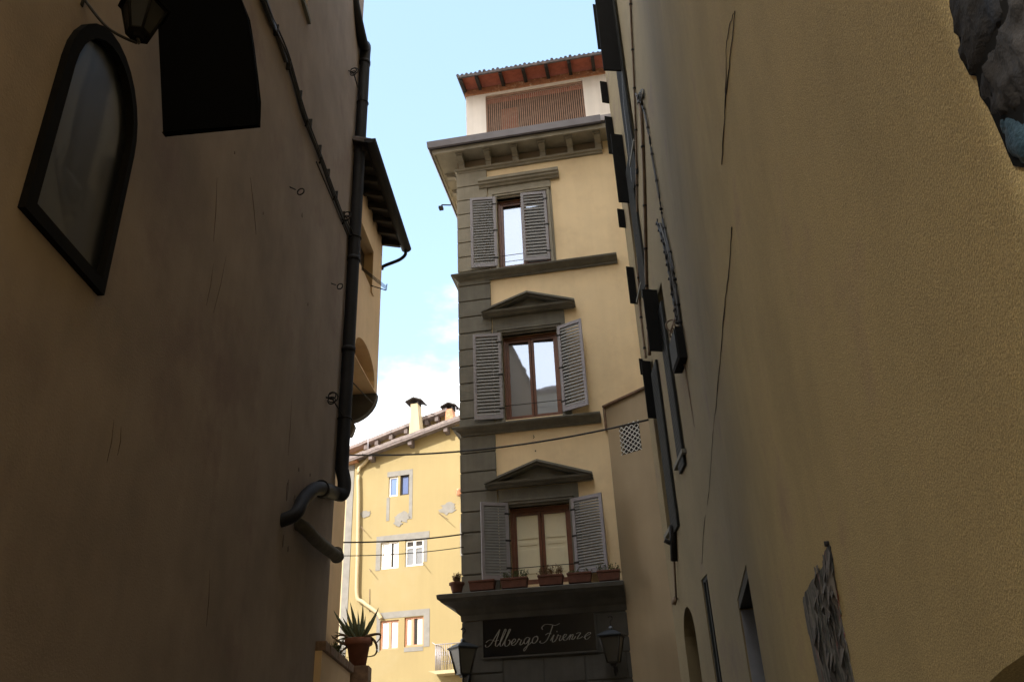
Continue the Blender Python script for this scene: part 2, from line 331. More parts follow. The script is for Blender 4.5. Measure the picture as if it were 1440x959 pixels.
# chips and holes in the plaster: small broken patches beside the pipe and across the wall
def blob(fr, x, z, rx, rz, seed, out=.004, n=14):
    rnd = random.Random(seed); return [(x+rx*cos(2*pi*i/n)*rnd.uniform(.55, 1.15), z+rz*sin(2*pi*i/n)*rnd.uniform(.55, 1.15)) for i in range(n)]
mb = MB(LWF)
for i, (px, py, a, b_) in enumerate([(425, 303, .03, .04), (404, 690, .05, .16), (414, 702, .04, .07), (433, 428, .02, .03), (398, 760, .03, .08), (436, 668, .03, .03), (420, 660, .03, .03), (405, 772, .04, .05), (370, 300, .015, .02), (330, 215, .015, .02)]):
    x, z = LWF.at(px, py); MB(LWF).prism(blob(LWF, x, z, a, b_, i), -.004, .002).build('plaster_chip', M['chip'], lb)
for i, (px, py, qx, qy) in enumerate([(305, 250, 300, 340), (300, 370, 290, 430), (318, 360, 300, 440), (352, 250, 360, 330), (160, 590, 150, 650), (410, 560, 405, 640), (295, 800, 290, 880), (170, 600, 165, 640)]):
    a = LWF.at(px, py); b_ = LWF.at(qx, qy); MB(LWF).tube([(a[0], -.002, a[1]), ((a[0]+b_[0])/2+.02, -.002, (a[1]+b_[1])/2), (b_[0], -.002, b_[1])], [.001, .0035, .001], 5).build('plaster_scratch', M['chip'], lb)

# ---- drain pipe on the corner
P = lambda px, py, x=-2.86: hit(px, py, (x, 0, 0), (1, 0, 0))
pipex, pipey = -2.885, 13.02
dp = thing('drain_pipe', (-2.9, 13, 5), 'dark round drain pipe down the far corner of the brown left building', 'drain pipe')
zt = 15.9
top = [hit(490, -45, (0, 11.9, 0), (0, 1, 0)), hit(498, 5, (0, 12.2, 0), (0, 1, 0)), hit(510, 60, (0, 12.75, 0), (0, 1, 0)), V((pipex, pipey, 15.75)), V((pipex, pipey, 15.5))]
YP = lambda px, py, y: hit(px, py, (0, y, 0), (0, 1, 0))
e1 = YP(484, 684, 13.02); e2 = YP(481, 695, 12.97); e2b = YP(468, 692, 12.7); e3 = P(452, 687); e4 = P(440, 689); e5 = P(426, 703); e6 = P(414, 724)
zb = e1.z
path = smooth_path(top, 5)+[V((pipex, pipey, 15-.0)), V((pipex, pipey, zb+.55))]+smooth_path([V((pipex, pipey, zb+.3)), e1+V((0, 0, .06)), e2, e2b, e3, e4, e5, e6, e6+V((-.25, -.05, -.1))], 6)
_k = len(path); MB().tube(path, [.11 if i < _k-30 else .11-.022*min(1, (i-_k+30)/18) for i in range(_k)], 18).build('pipe', M['pipe'], dp)
for z in (15.2, 13.0, 10.2, 8.3): MB().tube([(pipex, pipey, z), (pipex, pipey, z+.09)], .122, 18).build('pipe_collar', M['pipe'], dp)
MB().tube([e3+V((0, .10, 0)), e3+V((0, -.05, -.0))], .12, 14).build('pipe_collar', M['pipe'], dp)
s1 = P(428, 742, -2.9); s2 = P(448, 762); s3 = P(474, 782)
mb = MB(); mb.tube(smooth_path([s1+V((-.2, -.1, .1)), s1, s2, s3], 6), [.085]*6+[.09]*12+[.095], 14); mb.tube([s3+V((0, -.10, .04)), s3+V((0, .03, -.012))], .105, 14)
mb.build('pipe_stub', M['pipe_mold'], dp)
for px, py in ((497, 102), (487, 305), (467, 560)):
    c = hit(px, py, (-2.91, 0, 0), (1, 0, 0)); mb = MB(); k = .062
    mb.torus(c+V((0, 0, k*.75)), k, .011, (.15, 1, 0)); mb.torus(c+V((0, -.02, -k*.75)), k, .011, (.15, 1, 0))
    mb.torus(c+V((.02, -.03, 0)), k*1.35, .010, (.15, 1, 0), .25*pi, 1.75*pi)
    mb.tube([c+V((-.1, -.05, 0)), c, V((pipex, pipey, c.z))], .012, 6)
    mb.torus(V((pipex, pipey, c.z)), .118, .012, (0, 0, 1)); mb.build('scroll_bracket', M['iron'], dp)

# ---- ring bolts
for k, (px, py, lb_) in enumerate([(418, 270, 'small iron ring bolt sticking out of the left wall, nearest the diagonal cable'), (474, 403, 'small iron ring bolt in the left wall close beside the drain pipe')]):
    c = hit(px, py, (-2.93, 0, 0), (1, 0, 0)); mb = MB()
    mb.torus(c+V((.05, 0, 0)), .052, .010, (.25, 1, .2)); mb.tube([c+V((-.09, -.16, -.02)), c+V((-.01, -.05, 0))], .009, 6)
    mb.build('ring_bolt', M['iron'], loc=c+V((-.09, -.1, 0)), label=lb_, cat='ring bolt', group='iron ring bolts in the left wall')

# ---- cable bundle along the left wall
cb = thing('cable_bundle', (-3, 10, 10.5), 'bundle of dark cables running slantwise along the left wall towards the drain pipe', 'cables')
pts = [(365, 0), (385, 45), (400, 82), (413, 125), (425, 165), (445, 218), (465, 270), (478, 305), (490, 332)]
L0 = LWF.at(365, 0)
mb = MB(LWF)
cc = [LWF.at(*p) for p in pts]; cc = [(cc[0][0]-3, cc[0][1])]+cc
for j, (dz, r) in enumerate([(.0, .017), (.04, .014), (.075, .012), (-.04, .012)]):
    pa = [(a, -.02-.012*random.random()-.01*j, b_+dz+random.uniform(-.022, .022)) for a, b_ in cc]
    mb.tube(smooth_path(pa, 5), r, 7)
mb.build('cable', M['cable'], cb)
mb = MB(LWF); q = cc[1:]
mb.box(q[0][0]-2, q[2][0], -.05, -.003, q[0][1]+.09, q[0][1]+.15); mb.build('conduit', M['conduit'], cb)
for i in range(9):
    t = i/8; a = q[1][0]+(q[-1][0]-q[1][0])*t; zc = q[1][1]+(q[-1][1]-q[1][1])*t
    MB(LWF).box(a-.012, a+.012, -.06, -.003, zc-.07, zc+.12).build('cable_clip', M['iron'], cb)
for a, zc in (q[4], q[5], q[6], q[7]): MB(LWF).tube([(a, -.02, zc+.06), (a+.05, -.07, zc-.03), (a+.1, -.03, zc-.1)], .016, 6).build('cable_tie', M['iron'], cb)
mb = MB(LWF); mb.tube([(q[-4][0], -.008, q[-4][1]-.14), (q[-1][0]-.1, -.008, q[-1][1]-.06)], .012, 6); mb.build('pale_cable', M['conduit'], cb)

# ---- hanging black sign board (bulged sides) standing out from the left wall
SF = Fr((-3, 4.75), 94.2)
a = [SF.at(*p) for p in [(230, 187), (362, 174), (363, 140), (360, 100), (355, 60), (348, 25), (340, 0)]]
zt_ = a[-1][1]
right_ = a[1:]; right_ += [(right_[-1][0]-.12, zt_+.3), (right_[-1][0]-.35, zt_+.55)]
left_ = [SF.at(*p) for p in [(222, 0), (223, 40), (226, 100)]]
poly = [a[0]]+right_+[(left_[0][0]+.12, zt_+.5), left_[0], left_[1], left_[2]]
hb = thing('hanging_sign_board', SF.w(a[0][0], 0, a[0][1]), 'big black sign board with a curved outer edge, jutting from the left wall', 'sign board')
MB(SF).prism(poly, 0, .035).build('board', M['blackpanel'], hb, bevel=.01)
mb = MB(SF); zz = zt_+.2
mb.tube([(-.05, .06, zz), (right_[-1][0]-.1, .06, zz)], .02, 8).tube([(-.05, .06, zz+.45), (.4, .06, zz+.2)], .015, 8); mb.build('bracket_arm', M['iron'], hb)

# ---- wall lantern builder
def lantern(c, s, label, group, wallpt, sides=6, rot=0.0, glassmat='lamp_glass'):
    """c = centre of the lantern roof rim, s = rim half-width"""
    t = thing('wall_lantern', c, label, 'lantern', group); mb = MB()
    h = 1.45*s
    mb.lathe(c, [(s*1.0, 0), (s*1.04, .07*s), (s*.60, .27*s), (s*.26, .38*s), (s*.14, .40*s), (s*.17, .50*s), (s*.08, .62*s), (.001, .66*s)], sides, False, rot)
    mb.build('lantern_roof', M['frame_black' if glassmat == 'lamp_dark' else 'lamp_roof'], t)
    prof = lambda z: s*(.45+(.86-.45)*(1+z/h))
    mb = MB()
    for k in range(sides):
        q = 2*pi*k/sides+rot
        mb.tube([(c[0]+prof(0)*cos(q), c[1]+prof(0)*sin(q), c[2]), (c[0]+prof(-h)*cos(q), c[1]+prof(-h)*sin(q), c[2]-h)], s*.055, 6)
    mb.lathe((c[0], c[1], c[2]-h), [(.001, -.22*s), (s*.2, -.2*s), (s*.25, -.08*s), (s*.5, -.02*s), (s*.5, .05*s), (.001, .05*s)], sides, False, rot)
    mb.lathe(c, [(s*.92, -.06*s), (s*.92, 0.0), (.001, 0.0)], sides, False, rot)
    mb.build('lantern_frame', M['frame_black' if glassmat == 'lamp_dark' else 'bronze'], t)
    MB().lathe((c[0], c[1], c[2]), [(prof(0)*.97, -.05*s), (prof(-h)*.97, -h+.04*s)], sides, False, rot).build('lantern_glass', M[glassmat], t)
    c_ = V(c); w_ = V(wallpt)
    mb = MB(); topz = c_+V((0, 0, .64*s)); 
    mb.tube(smooth_path([topz, topz+V((0, 0, .25*s)), topz+V((.16*s, 0, .42*s)), topz+V((.05*s, 0, .6*s)), topz+V((-.1*s, 0, .5*s))], 4), s*.045, 6)
    b0 = c_+V((0, 0, -h-.2*s)); 
    mb.tube(smooth_path([b0, b0+V((0, 0, -.25*s)), (b0+w_)/2+V((0, 0, -.7*s)), w_+V((0, 0, -.3*s))], 6), s*.06, 8)
    mb.tube([w_+V((0, 0, -.75*s)), w_+V((0, 0, .3*s))], s*.09, 8)
    mb.build('bracket', M['iron'], t)
    return t
c = hit(203, 14, (0, 4.15, 0), (0, 1, 0))
lantern((c.x, c.y, c.z), .175, 'dark hexagonal lantern hanging beside the black sign board, top left', None, (-3, c.y, c.z+.2), 6, .2, 'lamp_dark')

# ================================================================== HOTEL
HP = (-1.245, 17.96)
HF = Fr(HP, 99.3)
ho = thing('hotel', (HP[0], HP[1], 0), 'narrow cream hotel with grey stone trim, three shuttered windows and pediments', 'building')
WU0, WU1 = 1.03, 2.36
W = [(12.95, 15.08), (8.82, 11.0), (5.1, 6.76)]
DEP = 9.0
mb = MB(HF)
mb.panel(rect(0, 5.4, 0, 16.9), [(rect(WU0, WU1, a_, b_), .22) for a_, b_ in W])
mb.add([(0, 0, 0), (0, DEP, 0), (0, DEP, 16.9), (0, 0, 16.9), (5.4, 0, 0), (5.4, DEP, 0), (5.4, DEP, 16.9), (5.4, 0, 16.9)], [(0, 3, 2, 1), (4, 5, 6, 7), (1, 2, 6, 5), (3, 7, 6, 2)])
mb.build('wall', M['plaster_hotel'], ho)
# rusticated corner strips (one per storey)
def quoins(z0_, z1_, pitch, ph, mat_, w0=.78):
    mb = MB(HF); mb.box(-.012, w0-.01, -.022, .3, z0_, z1_)
    z = z0_+ph
    edges = [z0_]; 
    while z < z1_-.08: edges.append(z); z += pitch
    edges.append(z1_)
    for a_, b_ in zip(edges, edges[1:]):
        g_ = .016
        mb.box(-.045, w0, -.055, .62, a_+g_, b_-g_)
    return mb.build('corner_quoins', mat_, ho, bevel=.008)
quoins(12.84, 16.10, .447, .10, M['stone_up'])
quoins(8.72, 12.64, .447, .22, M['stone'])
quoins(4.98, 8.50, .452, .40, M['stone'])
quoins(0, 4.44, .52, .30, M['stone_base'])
# stone window surrounds
def surround(z0_, zt_, u0, u1, wz, m_):
    mb = MB(HF); wu = .04
    mb.box(u0+.002, WU0, -wu, .1, z0_, wz).box(WU1, u1, -wu, .1, z0_, wz).box(u0+.002, u1, -wu, .1, wz, zt_)
    o = mb.build('window_surround', m_, ho, bevel=.005)
    mb = MB(HF); z = wz+.05                # architrave moulding round the opening
    mb.box(WU0-.07, WU0, -.085, -.03, z0_, z).box(WU1, WU1+.07, -.085, -.03, z0_, z).box(WU0-.07, WU1+.07, -.09, -.03, z+.002, z+.06).box(WU0-.11, WU1+.11, -.11, -.03, z+.062, z+.10)
    mb.build('architrave', m_, o, bevel=.004); return o
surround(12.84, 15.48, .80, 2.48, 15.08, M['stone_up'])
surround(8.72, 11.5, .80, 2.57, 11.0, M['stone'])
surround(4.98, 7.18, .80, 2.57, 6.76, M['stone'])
def moulding(name, prof, u0, u1, m_, ret=True, parent=None):
    """profile (out, z) run along the facade with a mitred return round the left corner"""
    mb = MB(HF); n = len(prof); pts = []
    def ring(fn): return [fn(o, z) for o, z in prof]
    secs = []
    if ret: secs.append(ring(lambda o, z: (u0-o, DEP, z)))
    secs.append(ring(lambda o, z: ((u0-o) if ret else u0, -o, z)))
    secs.append(ring(lambda o, z: (u1, -o, z)))
    vs_ = [p for s_ in secs for p in s_]; fs = []
    for k in range(len(secs)-1):
        for i in range(n): fs.append((k*n+i, k*n+(i+1) % n, (k+1)*n+(i+1) % n, (k+1)*n+i))
    fs.append(tuple(range(n))); fs.append(tuple(reversed(range((len(secs)-1)*n, len(secs)*n))))
    mb.add(vs_, fs); return mb.build(name, m_, parent or ho)
# string courses
sp = lambda z: [(-.05, z-.17), (.05, z-.17), (.06, z-.12), (.12, z-.09), (.15, z-.05), (.22, z-.03), (.235, z), (.215, z+.012), (.215, z+.03), (-.05, z+.05)]
moulding('string_course', sp(12.79), .04, 3.98, M['stone'])
moulding('string_course', sp(8.68), .04, 3.21, M['stone'])
# hood over the top window
mb = MB(HF); mb.prism([(0, 15.48), (-.09, 15.48), (-.11, 15.52), (-.17, 15.55), (-.18, 15.6), (-.22, 15.62), (-.23, 15.7), (0, 15.74)], .57, 2.72, 'x')
mb.build('window_hood', M['stone_up'], ho)
# pediments
def pediment(u0, u1, z0_, zt_):
    uc = (u0+u1)/2; mb = MB(HF)
    mb.prism([(0, z0_), (-.12, z0_), (-.14, z0_+.035), (-.24, z0_+.055), (-.26, z0_+.10), (0, z0_+.11)], u0+.04, u1-.04, 'x')
    o = mb.build('pediment', M['stone'], ho)
    for sgn in (-1, 1):
        ue = u0 if sgn < 0 else u1; mb = MB(HF)
        zl = z0_+.085
        for off, th, d in ((0, .05, .29), (-.05, .05, .22)):
            a_ = (ue, zl+off+.03); b_ = (uc, zt_+off)
            pl = [(a_[0], a_[1]-th), (b_[0], b_[1]-th), b_, a_]
            if sgn > 0: pl = pl[::-1]
            mb.prism(pl, -d, 0)
        mb.build('raking_cornice', M['stone'], o)
    MB(HF).prism([(u0+.3, z0_+.1), (u1-.3, z0_+.1), (uc, zt_-.10)], -.07, 0).build('tympanum', M['stone'], o)
pediment(.58, 2.86, 11.52, 12.02)
pediment(.55, 2.92, 7.20, 7.72)
# windows
def casement(z0_, z1_, kind):
    t = MB(HF); d = .16; f = .065
    t.box(WU0, WU0+f, d-.05, d+.02, z0_, z1_).box(WU1-f, WU1, d-.05, d+.02, z0_, z1_).box(WU0+f, WU1-f, d-.05, d+.02, z1_-f-.03, z1_).box(WU0+f, WU1-f, d-.05, d+.02, z0_, z0_+f)
    m_ = (WU0+WU1)/2
    fr_ = t.build('window', M['wood'], ho, bevel=.004)
    for a_, b_ in ((WU0+f, m_-.006), (m_+.006, WU1-f)):
        t = MB(HF); g_ = .06; za, zb_ = z0_+f, z1_-f-.03
        t.box(a_, a_+g_, d-.03, d+.012, za, zb_).box(b_-g_, b_, d-.03, d+.012, za, zb_).box(a_+g_, b_-g_, d-.03, d+.012, zb_-g_, zb_).box(a_+g_, b_-g_, d-.03, d+.012, za, za+g_)
        t.build('sash', M['wood'], fr_, bevel=.004)
        t = MB(HF)
        tl = tan(R(1.5 if z0_ > 12 else 1.0))*(zb_-za)
        yw_ = 0 if z0_ > 12 else tan(R(3.3))*(b_-a_-2*g_)
        t.add([(a_+g_, d-.01, za+g_), (b_-g_, d-.01+yw_, za+g_), (b_-g_, d-.01+tl+yw_, zb_-g_), (a_+g_, d-.01+tl, zb_-g_)], [(0, 1, 2, 3)])
        if kind == 'sky': t.build('pane', M['glass_sky'], fr_)
        else:
            t = MB(HF); u_, v_ = a_+g_, b_-g_
            t.box(u_, v_, d, d+.02, za+g_, zb_-g_)
            t.box(u_+.05, v_-.05, d-.012, d, za+.18, za+.70).box(u_+.05, v_-.05, d-.012, d, za+.78, za+.86).box(u_+.03, v_-.03, d-.012, d, za+.92, zb_-.12)
            t.build('inner_shutter', M['cream'], fr_, bevel=.006)
    MB(HF).box(WU0-.02, WU1+.02, d+.12, d+.14, z0_-.02, z1_+.02).build('backing', M['room'], fr_)
    t = MB(HF); t.tube([(WU0, .02, z0_+.36), (WU1, .02, z0_+.36)], .008, 6); t.build('guard_rail', M['iron'], fr_)
casement(*W[0], 'sky'); casement(*W[1], 'sky'); casement(*W[2], 'cream')
# shutters
def shutter(ux, wx, uy, wy, z0_, z1_, open_slat=.5, n=24, fmat='shutter', smat='slat', parent=None, fr=None):
    base = fr or HF
    A = V((ux, -wx, 0)); B = V((uy, -wy, 0)); d_ = (B-A).normalized(); W_ = (B-A).length; nn = V((-d_.y, d_.x, 0))
    def bx(mb, s0, s1, t0, t1, za, zb_):
        b = [A+d_*s+nn*t for s, t in ((s0, t0), (s1, t0), (s1, t1), (s0, t1))]
        mb.hexa([(p.x, p.y, za) for p in b], [(p.x, p.y, zb_) for p in b])
    t = MB(base); f = .07
    bx(t, 0, f, -.02, .02, z0_, z1_); bx(t, W_-f, W_, -.02, .02, z0_, z1_); bx(t, f, W_-f, -.02, .02, z1_-.08, z1_); bx(t, f, W_-f, -.02, .02, z0_, z0_+.10)
    o = t.build('shutter', M[fmat], parent or ho, bevel=.004)
    t = MB(base); p_ = (z1_-z0_-.18)/n
    for i in range(n):
        zc = z0_+.10+p_*(i+.5); h = p_*.42; dd = .016
        q = [A+d_*s for s in (f, W_-f)]
        vs_ = [(q[0]+nn*(-dd)), (q[1]+nn*(-dd)), (q[1]+nn*dd), (q[0]+nn*dd)]
        zz = [zc+h, zc+h, zc-h, zc-h] if A.y >= -9 else 0
        # the outer face is at -y: louvres fall towards the outside
        s_ = 1 if nn.y > 0 else -1
        zz = [zc-h*s_, zc-h*s_, zc+h*s_, zc+h*s_]
        t.add([(v.x, v.y, z) for v, z in zip(vs_, zz)]+[(v.x, v.y, z+.009) for v, z in zip(vs_, zz)], [(0, 3, 2, 1), (4, 5, 6, 7), (0, 1, 5, 4), (1, 2, 6, 5), (2, 3, 7, 6), (3, 0, 4, 7)])
    t.build('louvre_slats', M[smat], o)
    # hinges
    t = MB(base)
    for z in (z0_+.25, (z0_+z1_)/2, z1_-.25): bx(t, -.03, .09, -.026, -.021, z-.02, z+.02); bx(t, -.03, .09, .021, .026, z-.02, z+.02)
    t.build('hinge', M['iron'], o)
    return o
shutter(1.00, .07, .33, .15, 12.97, 15.14)
shutter(2.34, .07, 1.68, .13, 12.97, 15.08, n=20)
shutter(1.00, .07, .33, .15, 8.84, 11.06)
shutter(2.38, .07, 2.98, .34, 8.84, 11.04)
shutter(1.02, .07, .46, .32, 5.2, 6.86)
shutter(2.40, .07, 3.08, .33, 5.2, 6.82)
# cornice
prof = [(-.05, 16.50), (.52, 16.49), (.53, 16.46), (.58, 16.45), (.60, 16.58), (.5, 16.62), (-.05, 16.66)]
moulding('cornice', prof, 0, 4.16, M['stone_up'])
moulding('cornice_moulding', [(-.05, 16.08), (.06, 16.09), (.07, 16.13), (.12, 16.15), (.13, 16.20), (-.05, 16.22)], .03, 3.92, M['stone_up'])
moulding('frieze', [(-.05, 16.22), (.03, 16.22), (.03, 16.49), (-.05, 16.49)], .01, 3.95, M['frieze'])
moulding('gutter', [(-.02, 16.66), (.58, 16.63), (.66, 16.56), (.69, 16.60), (.71, 16.80), (.55, 16.84), (-.02, 16.86)], 0, 3.98, M['gutter'])
MB(HF).prism([(.1, 16.663), (-.66, 16.64), (-.68, 16.8), (.1, 16.9)], 3.98, 5.4, 'x').build('flashing', M['lead'], ho)
for k in range(12):
    u_ = .12+.742*k
    mb = MB(HF)
    pr = [(-.02, 16.2), (-.13, 16.2), (-.16, 16.26), (-.155, 16.32), (-.22, 16.36), (-.34, 16.38), (-.42, 16.40), (-.43, 16.49), (-.02, 16.49)]
    if k < 6: mb.prism(pr, u_-.075, u_+.075, 'x'); mb.prism([(-.1, 16.445), (-.46, 16.445), (-.46, 16.487), (-.1, 16.487)], u_-.10, u_+.10, 'x')
    else:
        y_ = .45+.742*(k-6); mb.prism([(p[0], p[1]) for p in pr], y_-.075, y_+.075); mb.prism([(-.1, 16.445), (-.46, 16.445), (-.46, 16.487), (-.1, 16.487)], y_-.10, y_+.10)
    mb.build('cornice_bracket', M['stone_up'], ho, bevel=.006)
# little fitting on the left gutter
mb = MB(HF); mb.tube([(-.70, 1.9, 16.6), (-.92, 1.7, 16.5), (-.95, 1.7, 16.38)], .02, 6); mb.box(-1.0, -.88, 1.62, 1.76, 16.34, 16.42); mb.build('gutter_fitting', M['iron'], ho)
# penthouse
PY = 1.0
mb = MB(HF)
mb.panel(rect(.02, 5.4, 16.85, 19.95), [(rect(.62, 3.56, 17.6, 19.78), .18)], y=PY)
mb.add([(.02, PY, 16.85), (.02, 7, 16.85), (.02, 7, 19.95), (.02, PY, 19.95), (5.4, PY, 16.85), (5.4, 7, 16.85), (5.4, 7, 19.95), (5.4, PY, 19.95)], [(0, 3, 2, 1), (4, 5, 6, 7), (1, 2, 6, 5)])
mb.build('penthouse_wall', M['white'], ho)
mb = MB(HF); x = .655
while x < 3.54:
    mb.box(x-.016, x+.016, PY+.05, PY+.08, 17.6, 19.70); x += .062
mb.box(.62, 3.56, PY+.045, PY+.085, 19.70, 19.78); mb.box(.62, .64, PY+.04, PY+.09, 17.6, 19.7).box(3.54, 3.56, PY+.04, PY+.09, 17.6, 19.7)
mb.build('window_grille', M['grille_bars'], ho)
mb = MB(HF); mb.box(.5, 3.7, PY+.5, PY+.55, 17.2, 19.9).build('loggia_back', M['rafter'], ho)
MB(HF).box(1.0, 1.5, PY+.44, PY+.499, 17.6, 19.55).build('loggia_door', M['terracotta'], ho)
EY = .38; SL = .16
ez = lambda y: 20.02+(y-EY)*SL
mb = MB(HF)
for y_a, y_b, o_ in ((EY, 7.4, 0),):
    mb.hexa([(-.08, EY, ez(EY)+.04), (5.4, EY, ez(EY)+.04), (5.4, 4, ez(4)+.04), (-.08, 4, ez(4)+.04)], [(-.08, EY, ez(EY)+.075), (5.4, EY, ez(EY)+.075), (5.4, 4, ez(4)+.075), (-.08, 4, ez(4)+.075)])
x = -.07; rn = random.Random(3)
while x < 5.3:     # cover tiles, edge on
    j = rn.uniform(-.03, .03); mb.tube([(x, EY-.04+j, ez(EY)+.085), (x, 4, ez(4)+.085)], .045, 8); x += .135
mb.box(-.08, 5.4, EY-.06, EY-.012, ez(EY)-.03, ez(EY)+.06)
mb.build('roof', M['roof_dark'], ho)
MB(HF).hexa([(-.07, EY+.02, ez(EY)+.005), (5.4, EY+.02, ez(EY)+.005), (5.4, 3.9, ez(3.9)+.005), (-.07, 3.9, ez(3.9)+.005)], [(-.07, EY+.02, ez(EY)+.038), (5.4, EY+.02, ez(EY)+.038), (5.4, 3.9, ez(3.9)+.038), (-.07, 3.9, ez(3.9)+.038)]).build('soffit_tiles', M['terracotta'], ho)
MB(HF).box(.0, 5.4, PY-.035, PY-.002, 19.86, 20.09).build('brick_band', M['brick'], ho)
for px in (651, 673, 706, 738, 770, 802, 835, 868):
    u_ = HF.at(px, 125-.145*(px-650), -.7)[0]
    MB(HF).hexa([(u_-.05, EY-.0, ez(EY)-.10), (u_+.05, EY-.0, ez(EY)-.10), (u_+.05, PY+.1, ez(PY+.1)-.12), (u_-.05, PY+.1, ez(PY+.1)-.12)],
                [(u_-.05, EY-.0, ez(EY)), (u_+.05, EY-.0, ez(EY)), (u_+.05, PY+.1, ez(PY+.1)), (u_-.05, PY+.1, ez(PY+.1))]).build('rafter', M['rafter'], ho, bevel=.01)
# first-floor ledge
moulding('ledge', [(-.05, 4.44), (.06, 4.45), (.07, 4.56), (.12, 4.60), (.16, 4.68), (.26, 4.74), (.40, 4.80), (.43, 4.84), (.47, 4.86), (.48, 4.94), (.44, 4.96), (-.05, 4.99)], 0, 3.36, M['stone_base'])
# rusticated ground floor
MB(HF).box(.70, 3.36, -.03, -.002, 0, 4.45).build('ground_floor_joints', M['stone_base'], ho)
mb = MB(HF); rn = random.Random(5); z = 0.0; rows = [0, .52, 1.04, 1.56, 2.08, 2.6, 3.17, 3.66]
for i in range(len(rows)-1):
    x = .80
    while x < 3.3:
        wd = .82 if i % 2 == 0 else .82
        x2 = min(x+wd-(.5 if (i % 2 and x == .80) else 0), 3.75)
        mb.box(x+.012, min(x2, 3.36)-.012, -.05, .05, rows[i]+.012, rows[i+1]-.012); x = x2
for za, zb_ in ((3.66, 3.95), (3.95, 4.42)): mb.box(2.72, 3.36, -.05, .05, za+.012, zb_-.012)
mb.build('ground_floor_blocks', M['stone_base'], ho, bevel=.014)
# sign
sg = thing('hotel_sign', HF.w(1.5, -.06, 3.7), 'black hotel name board with silver script lettering above the entrance', 'sign')
MB(HF).box(.80, 2.71, -.075, -.003, 3.70, 4.46).build('board', M['signblack'], sg) if False else None
MB(HF).box(.40, 2.69, -.085, -.056, 3.72, 4.44).build('board', M['signblack'], sg)
mb = MB(HF); mb.box(.37, .40, -.095, -.056, 3.69, 4.44).box(2.69, 2.72, -.095, -.056, 3.69, 4.44).box(.40, 2.69, -.095, -.056, 3.69, 3.72); mb.build('sign_frame', M['stone_base'], sg)
strokes = [
 [(176, 676), (178, 692), (196, 690), (218, 668), (244, 625), (268, 585), (284, 560)], [(284, 560), (272, 600), (256, 645), (250, 680), (262, 688)], [(178, 660), (200, 642), (226, 640), (248, 648), (276, 640)],
 [(262, 688), (288, 655), (316, 600), (330, 565), (322, 560), (305, 600), (288, 650), (286, 684), (300, 684)],
 [(300, 684), (330, 630), (358, 575), (364, 560), (354, 562), (338, 605), (322, 655), (324, 684), (344, 682), (360, 658), (356, 640), (346, 644)],
 [(372, 668), (394, 654), (402, 638), (390, 632), (374, 652), (374, 676), (390, 680), (412, 660)],
 [(412, 660), (428, 630), (432, 638), (446, 640), (438, 660), (436, 676), (450, 672), (464, 655)],
 [(508, 626), (488, 620), (468, 642), (468, 666), (484, 664), (506, 632)], [(510, 622), (500, 660), (484, 700), (468, 722), (464, 710), (482, 690), (508, 670), (528, 652)],
 [(560, 610), (540, 620), (528, 645), (536, 666), (556, 654), (570, 630), (562, 610), (556, 616), (574, 616)],
 [(682, 530), (668, 572), (650, 618), (630, 650), (604, 664), (584, 656), (592, 646)], [(606, 562), (600, 546), (622, 524), (660, 522), (700, 530), (736, 514)], [(626, 602), (650, 588), (672, 592)],
 [(664, 645), (692, 600), (682, 630), (680, 654), (696, 650), (712, 630)], [(712, 572), (716, 580)],
 [(712, 630), (722, 600), (728, 608), (742, 608), (732, 632), (734, 645), (748, 638), (760, 622)],
 [(760, 625), (780, 612), (786, 598), (772, 598), (760, 620), (768, 642), (786, 638), (804, 615)],
 [(804, 618), (818, 598), (806, 640)], [(807, 630), (828, 599), (836, 603), (826, 632), (838, 634), (856, 610)],
 [(858, 594), (872, 586), (892, 586), (880, 605), (866, 630), (886, 626), (908, 612)],
 [(914, 620), (940, 606), (966, 592), (964, 582), (948, 586), (926, 608), (928, 632), (944, 632), (966, 610)]]
mb = MB(HF)
for st in strokes:
    pl = []
    for a_, b_ in st:
        q = HF.at(650+a_/5.358, 780+b_/5.358, .09); pl.append((q[0], 0, q[1]))
    pl = smooth_path(pl, 5); n = len(pl); vs_ = []
    for i, p in enumerate(pl):
        t = (pl[min(i+1, n-1)]-pl[max(i-1, 0)]).normalized(); e = V((-t.z, 0, t.x)); wd = .0032+.0078*max(0, abs(t.z)-.25)**1.0
        if i in (0, n-1): wd *= .5
        for yy in (-.094, -.0852): 
            for s_ in (-1, 1): vs_.append((p.x+e.x*wd*s_, yy, p.z+e.z*wd*s_))
    fs = []
    for i in range(n-1):
        o_ = i*4; fs += [(o_, o_+1, o_+5, o_+4), (o_, o_+4, o_+6, o_+2), (o_+1, o_+3, o_+7, o_+5)]
    mb.add(vs_, fs)
mb.build('script_letters', M['signletter'], sg)
# lanterns at the entrance
g_ = 'lanterns on the hotel front'
for px, py, lab in ((651, 912, 'grey roofed lantern on the hotel front, left of the black name board'), (860, 895, 'grey roofed lantern on the hotel front, right of the black name board')):
    q = HF.at(px, py, .6); c = HF.w(q[0], -.6, q[1]); wp = HF.w(q[0], -.05, q[1]-.35)
    lantern((c.x, c.y, c.z), .32, lab, g_, (wp.x, wp.y, wp.z), 4, R(-12+ (0 if px < 700 else 40)))
